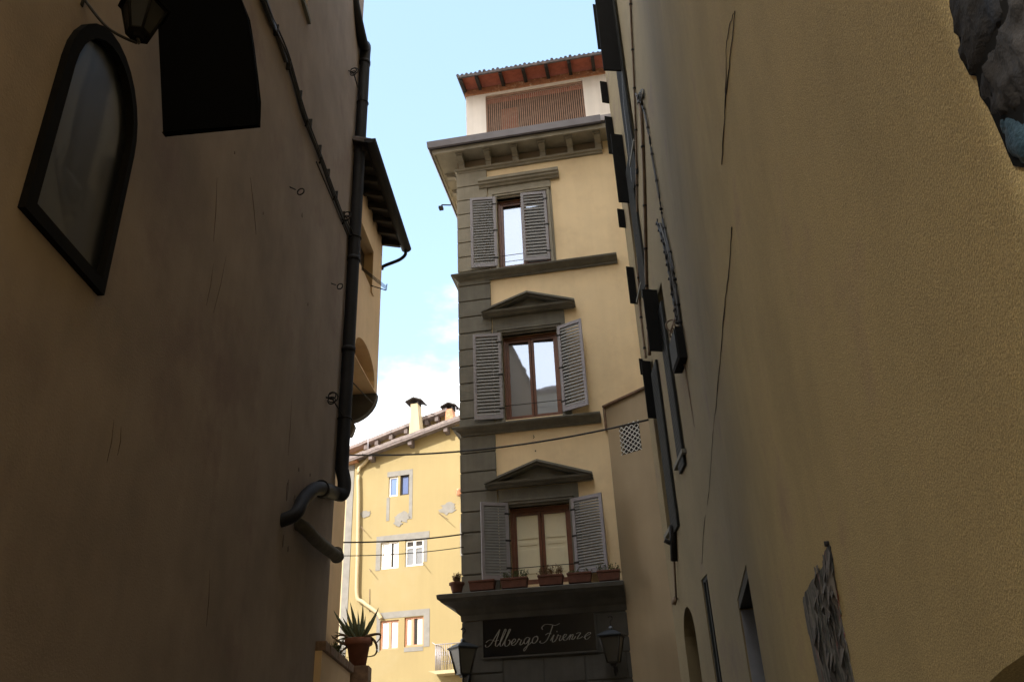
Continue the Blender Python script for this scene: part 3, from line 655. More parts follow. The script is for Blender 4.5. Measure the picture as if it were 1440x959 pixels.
# flower boxes
def leaves(mb, c, n, h, spread, rnd, size=.03):
    for i in range(n):
        a_ = rnd.uniform(0, 2*pi); r = spread*rnd.random()**.6; hh = h*rnd.uniform(.35, 1)
        p0 = V((c[0]+rnd.uniform(-.5, .5)*spread, c[1]+rnd.uniform(-.3, .3)*spread*.4, c[2])); p1 = p0+V((cos(a_)*r*.5, sin(a_)*r*.25, hh))
        mb.tube([p0, (p0+p1)/2+V((0, 0, .02)), p1], .003, 4, False)
        for k in range(5):
            q = p0+(p1-p0)*rnd.uniform(.4, 1.05); d1 = V((rnd.uniform(-1, 1), rnd.uniform(-1, 1), rnd.uniform(-.4, 1))).normalized()*size*rnd.uniform(.6, 1.4); d2 = d1.cross(V((rnd.random(), rnd.random(), rnd.random()))).normalized()*size*.35
            mb.add([q, q+d1*.5+d2, q+d1, q+d1*.5-d2], [(0, 1, 2, 3)])
boxes = [(633, 652, 'small round pot of dry flowers at the left end of the hotel ledge', .20, 60, 'dryleaf'),
         (660, 697, 'long terracotta box without plants, left end of the hotel ledge', 0, 0, 'leaf'),
         (705, 743, 'terracotta flower box with low green plants under the left window pane', .16, 34, 'leaf'),
         (757, 793, 'terracotta flower box with wispy dry plants in the middle of the hotel ledge', .20, 46, 'dryleaf'),
         (798, 833, 'terracotta flower box below the right hand shutter, few low sprigs', .09, 16, 'leaf'),
         (840, 873, 'terracotta flower box at the right end of the hotel ledge', .14, 18, 'leaf')]
for k, (xa, xb, lab, h, n, lm) in enumerate(boxes):
    py = 833-.0875*((xa+xb)/2-617)
    a_ = HF.at(xa, py, .33)[0]; b_ = HF.at(xb, py, .33)[0]; zb_ = 4.985; rnd = random.Random(k+20)
    t = thing('flower_box', HF.w((a_+b_)/2, -.33, zb_), lab, 'flower box', 'flower pots and boxes on the hotel ledge')
    mb = MB(HF)
    if k == 0:
        c = HF.w((a_+b_)/2, -.33, zb_); mb = MB(); mb.lathe(c, [(.001, 0), (.10, 0), (.14, .15), (.16, .15), (.165, .20), (.14, .20), (.13, .17), (.001, .17)], 16)
    else:
        hh = .20; bw = .09
        mb.hexa([(a_+.03, -.33-bw, zb_), (b_-.03, -.33-bw, zb_), (b_-.03, -.33+bw, zb_), (a_+.03, -.33+bw, zb_)], [(a_+.01, -.345-bw, zb_+hh-.04), (b_-.01, -.345-bw, zb_+hh-.04), (b_-.01, -.315+bw, zb_+hh-.04), (a_+.01, -.315+bw, zb_+hh-.04)])
        mb.box(a_, b_, -.36-bw, -.30+bw, zb_+hh-.038, zb_+hh)
    mb.build('planter', M['pot_dark'], t, bevel=.006)
    if n:
        mb = MB(); m0 = MB()
        for j in range(3 if k else 1):
            c = HF.w(a_+(b_-a_)*((j+.5)/3 if k else .5), -.33, zb_+.18); leaves(mb, c, n//(2 if k else 1), h*1.15, .13, rnd)
        mb.build('plant', M[lm], t)
# small hook and holes on the hotel wall
mb = MB(HF); q = HF.at(751, 614); mb.tube([(q[0], .01, q[1]), (q[0], -.08, q[1]), (q[0]+.02, -.10, q[1]-.05), (q[0]-.01, -.09, q[1]-.07)], .009, 6); q = HF.at(753, 634); mb.box(q[0]-.012, q[0]+.012, -.012, .01, q[1]-.015, q[1]+.015)
mb.build('wall_hook', M['iron'], ho)

# ================================================================== LINK HOUSE between hotel and right building
p0 = HF.w(3.33, -.04, 0)
KF = Fr((p0.x, p0.y), 129)
lk = thing('link_house', (p0.x, p0.y, 0), 'low plain beige house wedged between the hotel and the right building, small lattice vent', 'building')
za = KF.at(850, 574)[1]; zb_ = KF.at(900, 551)[1]; 
gq = [KF.at(*p) for p in ((870, 598), (898, 592), (901, 634), (875, 638))]
ga = min(gq[0][0], gq[3][0]); gb = max(gq[1][0], gq[2][0]); g0 = (gq[2][1]+gq[3][1])/2; g1 = (gq[0][1]+gq[1][1])/2
ztop = lambda x: za+(zb_-za)*(x-KF.at(850, 574)[0])/(KF.at(900, 551)[0]-KF.at(850, 574)[0])
mb = MB(KF); mb.panel([(0, 0), (2.2, 0), (2.2, ztop(2.2)), (0, ztop(0))], [(rect(ga, gb, g0, g1), .12)])
mb.add([(0, 0, 0), (0, .5, 0), (0, .5, ztop(0)), (0, 0, ztop(0)), (2.2, 0, 0), (2.2, 3, 0), (2.2, 3, ztop(2.2)), (2.2, 0, ztop(2.2))], [(0, 1, 2, 3), (4, 5, 6, 7), (3, 2, 6, 7)])
mb.build('wall', M['plaster_link'], lk)
mb = MB(KF); mb.hexa([(-.05, -.06, ztop(0)), (2.2, -.06, ztop(2.2)), (2.2, .6, ztop(2.2)), (-.05, .6, ztop(0))], [(-.05, -.07, ztop(0)+.05), (2.2, -.07, ztop(2.2)+.05), (2.2, .6, ztop(2.2)+.06), (-.05, .6, ztop(0)+.06)])
mb.box(-.045, .0, -.05, .2, ztop(0)-.55, ztop(0)-.001)  # dark strip built in as the shadow below the coping end
mb.build('coping', M['coping'], lk, bevel=.01)
mb = MB(KF); MB(KF).box(ga-.02, gb+.02, .125, .14, g0-.02, g1+.02).build('vent_backing', M['room'], lk)
nx, nz2 = 4, 6; cw = (gb-ga)/nx; ch = (g1-g0)/nz2
for i in range(nx):
    for j in range(nz2):
        x0_, z0_ = ga+i*cw, g0+j*ch
        for A_, B_ in (((0, 0), (1, 1)), ((0, 1), (1, 0))):
            a_ = V((x0_+A_[0]*cw, -.005, z0_+A_[1]*ch)); b_ = V((x0_+B_[0]*cw, -.005, z0_+B_[1]*ch)); m_ = (a_+b_)/2
            mb.tube([a_, m_, b_], .009, 5, False)
mb.build('lattice_vent', M['grate'], lk)

# ================================================================== RIGHT BUILDING
A0 = V((.70, 0, 0)); adir = V((sin(R(10)), cos(R(10)), 0)); BF0 = V((2.60, 15.2, 0)); BAZ = 0.2
bdir = V((sin(R(BAZ)), cos(R(BAZ)), 0))
# meeting point of the two wall directions
den = adir.x*bdir.y-adir.y*bdir.x; dd = BF0-A0; tA = (dd.x*bdir.y-dd.y*bdir.x)/den; J = A0+adir*tA
rb = thing('right_building', (2.6, 8, 0), 'tall ochre plastered building down the right side, dark shutters at its far end', 'building')
AF = Fr((A0.x, A0.y), 190)      # local x runs towards the camera
BF = Fr((BF0.x, BF0.y), 180+BAZ)
HR = 27.0
def onA(px, py, o=0): q = AF.at(px, py, o); return q
Jb = (BF0-J).length             # local x of the joint on BF
Ja = -(J-A0).dot(adir)          # local x of the joint on AF (negative)
CURV = 1.0
# door opening on A
dx0 = AF.at(1037, 845)[0]; dx1 = AF.at(1050, 800)[0]; dzt = (AF.at(1037, 845)[1]+AF.at(1048, 793)[1])/2
archx = AF.at(1385, 959)
def arch2(c, hw, zs, n=12): return [(c-hw, .001), (c+hw, .001), (c+hw, zs)]+[(c+hw*cos(pi*i/n), zs+hw*sin(pi*i/n)) for i in range(1, n)]+[(c-hw, zs)]
hA = []
ax_c = AF.at(1440, 922)[0]+.55; az_s = 1.95-.75
zq = AF.at(1440, 920); ax_c = zq[0]+.35; zt3_ = zq[1]+.013
hA.append(([(ax_c-.9, .001), (ax_c+.9, .001)]+[(ax_c+.9*cos(pi*i/16), zt3_-.16+.16*sin(pi*i/16)) for i in range(17)], .3))
mb = MB(AF); aStart = Ja+CURV
hA.append((rect(max(dx0, aStart+.05) if False else dx0, dx1, .001, dzt), .45))
aStart = min(aStart, dx0-.1)
cA = aStart-Ja
mb.panel(rect(aStart, 9, 0, HR), hA)
o1 = len(mb.v)
# B openings: (px centre top, px centre bottom, width in metres)
def Bx(px, py): return BF.at(px, py)
hB = []
def bop(xa, xb, zt_, zb2): hB.append((rect(xa, xb, zb2, zt_), .28))
cA = max(cA, .3)
bEnd = Jb-cA
b3 = [Bx(934, 500), Bx(953, 655)]; b2_ = [Bx(921, 530), Bx(946, 740)]
bop(b3[0][0]-.12, b3[0][0]+.62, 8.95, b3[1][1]); bop(.55, 1.25, Bx(919, 500)[1], b2_[1][1])
q1 = Bx(866, 20); q2 = Bx(889, 250); bop(1.95, 2.6, Bx(866, 5)[1]+3, Bx(888, 240)[1])
q3 = Bx(882, 240); q4 = Bx(904, 410); bop(.75, 1.35, Bx(882, 240)[1]-.4, Bx(903, 405)[1])
aq = [Bx(961, 850), Bx(988, 950)]
doorc = Bx(966, 905)[0]+.1
hB.append((arch2(doorc+.25, .52, 3.35), .35))
tq = Bx(989, 812); tx = min(tq[0], bEnd-.8); hB.append((rect(tx-.15, tx+.28, 1.0, tq[1]), .10))
mb.M = BF.M; mb.panel(rect(0, bEnd, 0, HR), hB)
# curved piece between the two
mb.M = Matrix.Identity(4)
pA = A0-adir*aStart; pB = BF0-bdir*bEnd; n = 28; arc = []
for i in range(n+1):
    t = i/n; arc.append((1-t)**2*pB+2*t*(1-t)*J+t*t*pA)
vs_ = [(p.x, p.y, z) for p in arc for z in (0, HR)]
mb.add(vs_, [(2*i, 2*i+1, 2*i+3, 2*i+2) for i in range(n)])
# far end, back and top
back = V((14, 15.6, 0)); nr = A0-adir*9
ring = [BF0, BF0+V((11, .2, 0)), V((14, nr.y, 0)), nr]
mb.add([(p.x, p.y, z) for p in ring for z in (0, HR)], [(0, 1, 3, 2), (2, 3, 5, 4), (4, 5, 7, 6)])
top = [pA, nr, V((14, nr.y, 0)), BF0+V((11, .2, 0)), BF0]+arc
mb.add([(p.x, p.y, HR) for p in top], [tuple(range(len(top)))])
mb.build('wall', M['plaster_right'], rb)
def backing(fr, holes, m_):
    for h in holes:
        pts_, d = h; xs = [p[0] for p in pts_]; zs = [p[1] for p in pts_]
        yield fr, min(xs), max(xs), min(zs), max(zs), d
for k, (fr, xa, xb, za_, zb2, d) in enumerate(list(backing(AF, hA, 0))+list(backing(BF, hB, 0))):
    nm = ['doorway_arch', 'door', 'window', 'window', 'window', 'window', 'doorway_arch', 'window'][k]
    o = MB(fr).box(xa-.01, xb+.01, d-.03, d+.01, za_, zb2+.01).build(nm, M['door_grey'] if nm == 'door' else M['dark_shutter'], rb)
    if nm == 'door':
        MB(fr).box(xa+.003, xa+.03, .02, d-.03, za_, zb2-.12).build('door_jamb', M['door_grey'], o); MB(fr).box(xa+.003, xb-.003, .01, d-.03, zb2-.10, zb2-.003).build('lintel', M['green_shutter'], o)
        t = MB(fr)
        for i in range(3): t.box(xa+.12, xb-.12, d-.05, d-.03, .25+i*1.0, 1.05+i*1.0)
        t.build('door_panel', M['door_grey'], o, bevel=.01)
    if nm == 'window':
        t = MB(fr); f = .05; m_ = (xa+xb)/2
        t.box(xa, xa+f, d-.08, d-.03, za_, zb2).box(xb-f, xb, d-.08, d-.03, za_, zb2).box(m_-.03, m_+.03, d-.08, d-.03, za_, zb2)
        t.box(xa+f, m_-.03, d-.078, d-.03, zb2-f, zb2).box(m_+.03, xb-f, d-.078, d-.03, zb2-f, zb2)
        t.build('window_frame', M['green_shutter'], o)
        MB(fr).box(xa-.06, xb+.06, -.07, .05, za_-.07, za_-.002).build('window_sill', M['stone'], rb, bevel=.005)
# shutters folded back flat on the wall, seen at a grazing angle
for xl, xr, ym, yt, yb in ((873, 882, 150, -60, 256), (891, 899, 330, 232, 406), (930, 939, 640, 518, 745), (943, 951, 580, 432, 660)):
    a_ = BF.at(xl, ym, .05); b_ = BF.at(xr, ym, .05); xm = (xl+xr)/2
    z1_ = BF.at(xm+.14*(yt-ym), yt, .05)[1]; z0_ = BF.at(xm+.14*(yb-ym), yb, .05)[1]; xa, xb = max(a_[0], .02), b_[0]
    o = MB(BF).box(xa, xb, -.05, -.006, z0_, z1_).build('shutter', M['green_shutter'], rb, bevel=.004)
    t = MB(BF); k_ = max(6, int((z1_-z0_)/.08))
    for i in range(k_): z = z0_+.06+(z1_-z0_-.12)*i/k_; t.hexa([(xa+.05, -.056, z), (xb-.05, -.056, z), (xb-.05, -.051, z), (xa+.05, -.051, z)], [(xa+.05, -.052, z+.05), (xb-.05, -.052, z+.05), (xb-.05, -.0505, z+.05), (xa+.05, -.0505, z+.05)])
    t.build('louvre_slats', M['green_shutter'], o)
# open shutters seen edge-on along B; px: left, right, top, bottom
sh = [(837, 851, 8, 70), (840, 868, -40, 100), (845, 853, 116, 145), (853, 864, 165, 217), (864, 881, 190, 285), (869, 879, 295, 320), (883, 894, 376, 427),
      (908, 930, 408, 494), (901, 905, 505, 527), (906, 920, 508, 588)]
for xl, xr, yt, yb in sh:
    ym = (yt+yb)/2
    off = lambda y: .14*(y-ym)
    q = BF.at(xr, ym); q = (max(q[0], .04), q[1]); Yp = BF.w(q[0], 0, 0); d_ = BF.u
    # plane across the alley through that point, leaf ajar at 80 degrees
    pf = Fr((Yp.x, Yp.y), 90)
    lx, _ = pf.at(xl, ym); zt2 = pf.at((xl+xr)/2+off(yt), yt)[1]; zb2 = pf.at((xl+xr)/2+off(yb), yb)[1]
    W_ = max(.08, -lx)
    big = (yb-yt) > 40
    t = MB(pf)
    t.hexa([(-W_, -.05, zb2), (.0, .0, zb2), (.0, .04, zb2), (-W_, -.01, zb2)], [(-W_, -.05, zt2), (.0, .0, zt2), (.0, .04, zt2), (-W_, -.01, zt2)])
    o = t.build('shutter', M['dark_shutter'], rb, bevel=.004)

# ---- cables and fittings on the right wall
wall_line = [BF0]+arc+[A0-adir*6]
def onwall(px, py, o=.03):
    """point on the bent right wall, o metres proud of it"""
    d = ray(px, py); az_ = math.atan2(d.x, d.y)
    for a_, b_ in zip(wall_line, wall_line[1:]):
        a0_, a1_ = math.atan2(a_.x, a_.y), math.atan2(b_.x, b_.y)
        if a0_ <= az_ <= a1_ or (a_ is wall_line[0] and az_ < a0_):
            t_ = (b_-a_).normalized(); nn = V((t_.y, -t_.x, 0)); nn = nn if nn.x < 0 else -nn
            return hit(px, py, a_+nn*o, nn)
    return hit(px, py, A0+V((-o, 0, 0)), AF.v)
onB = onwall
def cable(name, pts_, r, m_, label, cat, group=None, clips=0, o=.03, jit=.0, n=6):
    pl = [onB(*p, o) for p in pts_]; t = thing(name, pl[0], label, cat, group)
    sp_ = smooth_path(pl, n)
    if jit: rn_ = random.Random(len(pts_)); sp_ = [p+V((0, rn_.uniform(-jit, jit), rn_.uniform(-jit, jit))) for p in sp_]
    MB().tube(sp_, r, 8).build('cable', m_, t)
    if clips:
        for i in range(clips):
            mb = MB(); p = sp_[int((i+.5)/clips*(len(sp_)-1))]; mb.tube([p+V((.05, 0, .0)), p+V((-.01, -.0, .0))], .012, 6); mb.tube([p+V((0, 0, -.02)), p+V((0, 0, .02))], r*1.3, 8)
            mb.build('cable_clip', M['iron'], t)
    return t
cable('wall_cable', [(886, -20), (888, 40), (891, 100), (893, 150), (895, 220), (896, 300), (897, 360), (899, 420), (904, 470), (908, 503)], .022, M['cable_brown'], 'brown painted-over cable on the right wall, leftmost, reaching up to the frame top', 'cable', 'cables on the right wall', 9)
cable('wall_cable', [(896, 135), (902, 165), (905, 230), (907, 300), (908, 350), (909, 395), (911, 440), (913, 500)], .03, M['cable_brown'], 'thick brown cable on the right wall, between the leftmost cable and the black one', 'cable', 'cables on the right wall', 6)
cable('wall_cable', [(894, 132), (904, 150), (911, 180), (918, 225), (926, 270), (933, 315), (942, 355), (950, 400), (955, 440), (957, 462)], .02, M['cable'], 'black cable with knots slanting down the right wall to a dark box', 'cable', 'cables on the right wall', 11, jit=.012)
cable('wall_cable', [(876, 100), (879, 150), (884, 190), (887, 225), (890, 256)], .03, M['conduit'], 'short grey conduit high at the far end of the right wall', 'conduit', None, 0)
t = thing('cable_tray', onB(940, 380), 'rough grey conduit carrying twisted cables down to the dark box on the right wall', 'conduit')
pl = smooth_path([onB(928, 316), onB(938, 350), onB(947, 400), onB(956, 455)], 8)
MB().tube([p+V((.0, 0, 0)) for p in pl], .035, 8).build('conduit', M['conduit'], t)
mb = MB()
for j in range(3): rn_ = random.Random(j); mb.tube([p+V((-.04, rn_.uniform(-.06, .06), rn_.uniform(-.05, .05)+.05)) for p in pl], .013, 6)
mb.build('cable', M['cable'], t)
for p in pl[::3]: MB().tube([p+V((.02, 0, 0)), p+V((-.07, .0, .02))], .022, 6).build('cable_clip', M['iron'], t)
# loop of spare cable
c = onB(902, 134, .05); mb = MB()
for k in range(3): mb.torus(c+V((-.02*k, .03*k, 0)), .10-.015*k, .012, (1, .25, .1*k))
mb.tube([c+V((.05, .12, .02)), c+V((-.02, -.06, -.05)), c+V((-.02, -.02, -.25))], .03, 8)
mb.build('cable_coil', M['conduit'], loc=c, label='small coil of spare cable high on the right wall where the cables meet', cat='cable coil')
# junction box with bracket
c = onB(960, 492, .0); yb_ = c.y
jb = thing('junction_box', c, 'dark metal junction box at the foot of the slanting cables on the right wall', 'junction box')
f2 = Fr((c.x, c.y), 180+BAZ)
tz = onB(958, 466, .0).z; bz = onB(962, 518, .0).z
MB(f2).box(-.28, .28, -.13, .01, bz, tz).build('box_body', M['dark_shutter'], jb, bevel=.01)
MB(f2).box(-.25, .25, -.145, -.131, bz+.04, tz-.04).build('box_lid', M['green_shutter'], jb, bevel=.005)
mb = MB(f2)
for k in range(4): mb.tube([(-.2+.13*k, -.08, tz), (-.22+.13*k, -.12, tz+.12), (-.1+.08*k, -.06, tz+.25)], .014, 6)
mb.torus(f2.M.inverted() @ (V((c.x, c.y, tz+.16))+V((-.1, 0, 0))), .1, .014, (1, 0, 0)); mb.build('cable_ends', M['cable_brown'], jb)
mb = MB(f2); mb.tube([(.05, -.02, bz), (.06, -.015, bz-.5), (.05, -.01, bz-1.0)], [.012, .008, .002], 6); mb.build('drip_wire', M['cable_brown'], jb)
# clamp and hanging strap low on the far right wall
a_ = onB(946, 738, .05); b_ = onB(948, 788, .05); c_ = onB(951, 845, .04)
t = thing('shutter_stay', c_, 'dark metal clamp with a rusty strap hanging low on the far right wall', 'clamp')
mb = MB(); mb.tube([a_, b_], .06, 8).tube([a_+(b_-a_)*.55+V((-.14, 0, .08)), a_+(b_-a_)*.6+V((.05, 0, 0))], .04, 8); mb.build('clamp', M['iron'], t)
mb = MB(); mb.tube([b_, c_], .018, 6).tube([c_+V((0, 0, .06)), c_+V((-.05, 0, -.05))], .04, 8); mb.build('strap', M['cable_brown'], t)
# long thin cable wandering along the near wall
onAany = lambda px, py: onwall(px, py, .004)
mb = MB(); rn_ = random.Random(4)
for seq, r in (([(1033, 15), (1027, 80), (1021, 130), (1018, 180), (1015, 232)], .0045), ([(1031, 18), (1022, 60), (1021, 100), (1019, 160)], .003), ([(1029, 320), (1025, 380), (1019, 430), (1014, 490), (1008, 560), (1002, 620), (996, 700), (990, 740), (987, 792)], .006)):
    pl = smooth_path([onAany(*p) for p in seq], 7)
    d_ = [p+V((0, 0, rn_.uniform(-.012, .012))) for p in pl]; n = len(d_)
    mb.tube(d_, [r*(.3+.9*abs(noise.noise(p*2.5)))+.001 for p in d_], 5)
mb.build('wall_crack', M['crack'], rb)

# ---- torn poster
pq = [(1165, 765), (1160, 782), (1156, 800), (1143, 815), (1133, 832), (1130, 845), (1136, 880), (1142, 905), (1148, 935), (1155, 965), (1162, 1000), (1170, 1060), (1225, 1060), (1212, 1000), (1203, 960), (1196, 930), (1192, 905), (1186, 880), (1181, 850), (1176, 820), (1172, 790), (1169, 768)]
pl = [AF.at(*p) for p in pq]; rn_ = random.Random(9); jag = []
for i, p in enumerate(pl):
    q = pl[(i+1) % len(pl)]; jag.append(p)
    for t_ in (.33, .66): jag.append((p[0]+(q[0]-p[0])*t_+rn_.uniform(-.018, .018), p[1]+(q[1]-p[1])*t_+rn_.uniform(-.01, .01)))
t = thing('torn_poster', AF.w(pl[0][0], 0, pl[11][1]), 'remains of a torn weathered poster on the ochre right wall', 'poster')
MB(AF).prism(jag, -.005, -.001).build('paper', M['poster'], t)
mb = MB(AF); xs = [p[0] for p in pl]; 
for k in range(46):      # curled shreds
    py_ = rn_.uniform(800, 958); fx = (py_-765)/200
    px_ = rn_.uniform(1136+fx*22 if py_ > 845 else 1150, 1170+fx*27); q = AF.at(px_, py_); s_ = rn_.uniform(.01, .035); h_ = rn_.uniform(.03, .12)
    mb.add([(q[0]-s_, -.006, q[1]+h_), (q[0]+s_, -.006, q[1]+h_*.8), (q[0]+s_*.6, -.03*rn_.random()-.008, q[1]-h_*.3), (q[0]-s_*.3, -.012, q[1]-h_)], [(0, 1, 2, 3)])
mb.build('paper_shreds', mat('pale_paper', (.15, .135, .12), var=.4, vs_=14), t)
q = AF.at(1166, 764); MB(AF).tube([(q[0], -.001, q[1]), (q[0], -.02, q[1])], .012, 8).build('nail', M['iron'], t)

# ---- rough stone fragment, upper right
rq = [(1337, -40), (1338, 10), (1345, 35), (1352, 55), (1356, 85), (1366, 105), (1376, 107), (1381, 135), (1392, 150), (1402, 172), (1412, 195), (1420, 215), (1428, 233), (1445, 236), (1500, 200), (1500, -60)]
pl = [AF.at(*p) for p in rq]
def rough(name, poly, m_, parent, thick, seed, y0=0.0):
    bm = bmesh.new(); fr_ = AF; rn_ = random.Random(seed)
    xs = [p[0] for p in poly]; zs = [p[1] for p in poly]; st = .013
    # fine outline
    fine = []
    for i, p in enumerate(poly):
        q = poly[(i+1) % len(poly)]; n_ = max(1, int(math.hypot(q[0]-p[0], q[1]-p[1])/.02))
        for k in range(n_): t_ = k/n_; fine.append((p[0]+(q[0]-p[0])*t_+rn_.uniform(-.004, .004), p[1]+(q[1]-p[1])*t_+rn_.uniform(-.004, .004)))
    def inside(x, z):
        c = False; n_ = len(poly)
        for i in range(n_):
            a, b = poly[i], poly[(i+1) % n_]
            if (a[1] > z) != (b[1] > z) and x < (b[0]-a[0])*(z-a[1])/(b[1]-a[1])+a[0]: c = not c
        return c
    pts2 = [V((p[0], p[1], 0)) for p in fine]; ins = []
    z = min(zs)
    while z < max(zs):
        x = min(xs)
        while x < max(xs):
            X, Z = x+rn_.uniform(-.005, .005), z+rn_.uniform(-.005, .005)
            if inside(X, Z) and min((X-p[0])**2+(Z-p[1])**2 for p in fine[::2]) > .00016: ins.append(V((X, Z, 0)))
            x += st
        z += st
    from mathutils.geometry import delaunay_2d_cdt
    n_ = len(fine); allp = [p.to_2d() for p in pts2]+[p.to_2d() for p in ins]
    vs2, _, fs2, *_r = delaunay_2d_cdt(allp, [(i, (i+1) % n_) for i in range(n_)], [], 1, 1e-6)
    mb = MB(fr_); out3 = []
    for v in vs2:
        e_ = min(math.hypot(v.x-p[0], v.y-p[1]) for p in fine)
        dpt = 0 if e_ < 1e-4 else thick*min(1, (e_/.05)**.5)*(1+.5*noise.noise(V((v.x*9, v.y*5, seed))))+.012*noise.noise(V((v.x*35, v.y*20, seed)))
        out3.append((v.x, y0-max(dpt, 0), v.y))
    mb.add(out3, [tuple(f) for f in fs2], True)
    return mb.build(name, m_, parent)
st_ = thing('stone_fragment', AF.w(pl[6][0], 0, pl[12][1]), 'rough dark slate fragment with a blue tip set in the ochre wall, top right', 'stone')
MB(AF).prism([(p[0], p[1]) for p in pl], -.004, -.001).build('gap_backing', M['frame_black'], st_)  # black sheet behind the slate pieces that darkens their gaps
rough('slate_face', [pl[i] for i in (0, 1, 2, 3, 4, 5, 6)]+[AF.at(1392, 70), AF.at(1412, 30), AF.at(1425, -50)], M['rock'], st_, .016, 1)
rough('slate_body', [AF.at(1428, -50), AF.at(1415, 30), AF.at(1395, 72), AF.at(1380, 110), pl[7], pl[8], AF.at(1400, 168), AF.at(1450, 150), AF.at(1500, 120), pl[15]], M['rock'], st_, .012, 2)
rough('blue_tip', [AF.at(1401, 170), pl[10], pl[11], pl[12], pl[13], pl[14], AF.at(1500, 124), AF.at(1450, 154)], M['rock_blue'], st_, .013, 3)

# ================================================================== OVERHANGING HOUSE (left, beyond the corner)
OC = V((-2.965, 16.4, 0)); OF = Fr((OC.x, OC.y), 3)   # local x negative towards camera
oh = thing('overhanging_house', (OC.x, OC.y, 0), 'ochre house behind the drain pipe, its upper floor overhanging, with a dark deep eave', 'building')
ZC = OF.at(529, 555)[1]; ZE = 12.75
wq = [OF.at(*p) for p in ((508, 322), (524, 350), (524, 402), (510, 388))]
wx0 = wq[0][0]-.5; wx1 = (wq[1][0]+wq[2][0])/2; wz0 = (wq[2][1]+wq[3][1])/2; wz1 = (wq[0][1]+wq[1][1])/2
nx1 = OF.at(526, 545)[0]; nz0 = ZC+.02; nzt = OF.at(503, 462)[1]; 
nzs = OF.at(526, 520)[1]
nh = arch(nx1-1.7, nx1, nz0, max(nzs-.35, nz0+.2), nzt)
mb = MB(OF); mb.panel(rect(-3.35, 0, ZC, ZE+.5), [(rect(wx0, wx1, wz0, wz1), .25), (nh, .9)])
mb.add([(0, 0, ZC), (0, 6, ZC), (0, 6, ZE+.5), (0, 0, ZE+.5), (-3.35, 0, ZC), (-3.35, 6, ZC), (-3.35, 6, ZE+.5), (-3.35, 0, ZE+.5)], [(0, 1, 2, 3), (4, 5, 6, 7), (0, 4, 5, 1), (3, 2, 6, 7)])
mb.build('upper_wall', M['plaster_over'], oh)
MB(OF).box(nx1-1.75, nx1+.05, .86, .9, nz0-.02, nzt+.05).build('niche_back', M['plaster_over'], oh)
MB(OF).box(-3.3, -.05, .55, 6, 0, ZC+.0).build('lower_wall', M['plaster_over'], oh)
# quarter-round corbel under the overhang
q_ = [(0, ZC-.0)]+[(.62-.62*cos(pi/2*i/8), ZC-.62*sin(pi/2*i/8)) for i in range(0, 9)]+[(.62, ZC)]
rad_ = .62
MB(OF).prism([(-.03, ZC-.004)]+[(rad_-(rad_+.03)*cos(pi/2*i/8), ZC-.004-rad_*sin(pi/2*i/8)) for i in range(1, 9)]+[(rad_+.2, ZC-.004-rad_), (rad_+.2, ZC-.004)], -.16, .02, 'x').build('corbel', M['stone_base'], oh)
MB(OF).prism([(.45, ZC-.63)]+[(.45+.12*(1-cos(pi*i/6)) if False else .40+.10*i/6, ZC-.63-.3*sin(pi*i/12)) for i in range(1, 7)]+[(.8, ZC-.95), (.8, ZC-.63)], -.14, .0, 'x').build('corbel_base', M['stone'], oh)
mb = MB(OF); mb.box(wx0, wx1, .20, .24, wz0, wz1); wo = mb.build('window', M['glass_dark'], oh)
mb = MB(OF)
mb.box(wx1-.08, wx1+.12, -.03, .0, wz0-.1, wz1+.12).box(wx0, wx1-.08, -.03, 0, wz1, wz1+.12); mb.build('window_surround', M['plaster_over'], wo)
mb = MB(OF)
for k in range(7): z = wz0+.1+k*.05; mb.tube([(wx1-1.0, -.02, wz0-.05-.02*k), (wx1-.05, -.35, wz0+.02-.03*k)], .006, 5) if k < 4 else None
mb.tube([(wx1-.1, 0, wz0+.05), (wx1-.1, -.34, wz0-.1), (wx1-.02, -.34, wz0+.1)], .012, 6)
mb.build('drying_rack', M['iron'], wo)
# eave
EO = .47
M['tile_eave'] = M['roof_dark']
mb = MB(OF); mb.hexa([(-3.6, -EO, ZE+.10), (.18, -EO, ZE+.10), (.18, 2.5, ZE+1.0), (-3.6, 2.5, ZE+1.0)], [(-3.6, -EO, ZE+.17), (.18, -EO, ZE+.17), (.18, 2.5, ZE+1.07), (-3.6, 2.5, ZE+1.07)])
x = -3.5
while x < .18: mb.tube([(x, -EO-.03, ZE+.2), (x, 2.5, ZE+1.09)], .06, 8); x += .17
rf = mb.build('roof', M['roof_dark'], oh)
for k in range(8):
    x = -.05-k*.48
    MB(OF).hexa([(x-.05, -EO+.05, ZE-.02), (x+.05, -EO+.05, ZE-.02), (x+.05, .1, ZE+.1), (x-.05, .1, ZE+.1)], [(x-.05, -EO+.05, ZE+.10), (x+.05, -EO+.05, ZE+.10), (x+.05, .1, ZE+.29), (x-.05, .1, ZE+.29)]).build('rafter', M['rafter'], rf, bevel=.012)
MB(OF).hexa([(-3.6, -EO, ZE+.075), (.16, -EO, ZE+.075), (.16, .3, ZE+.35), (-3.6, .3, ZE+.35)], [(-3.6, -EO, ZE+.098), (.16, -EO, ZE+.098), (.16, .3, ZE+.373), (-3.6, .3, ZE+.373)]).build('soffit_boards', M['rafter'], rf)
mb = MB(OF); mb.prism([(-EO-.12*cos(pi*i/8)-.06, ZE+.09-.10*sin(pi*i/8)) for i in range(9)], -3.7, .22, 'x')
g0_ = mb.build('gutter', M['pipe'], oh)
MB(OF).tube(smooth_path([(.16, -EO-.05, ZE), (.16, -EO-.04, ZE-.12), (.14, -EO+.1, ZE-.26), (.05, -.03, ZE-.46), (.045, .0, ZE-.55)], 5), .04, 10).build('downpipe', M['pipe'], g0_)
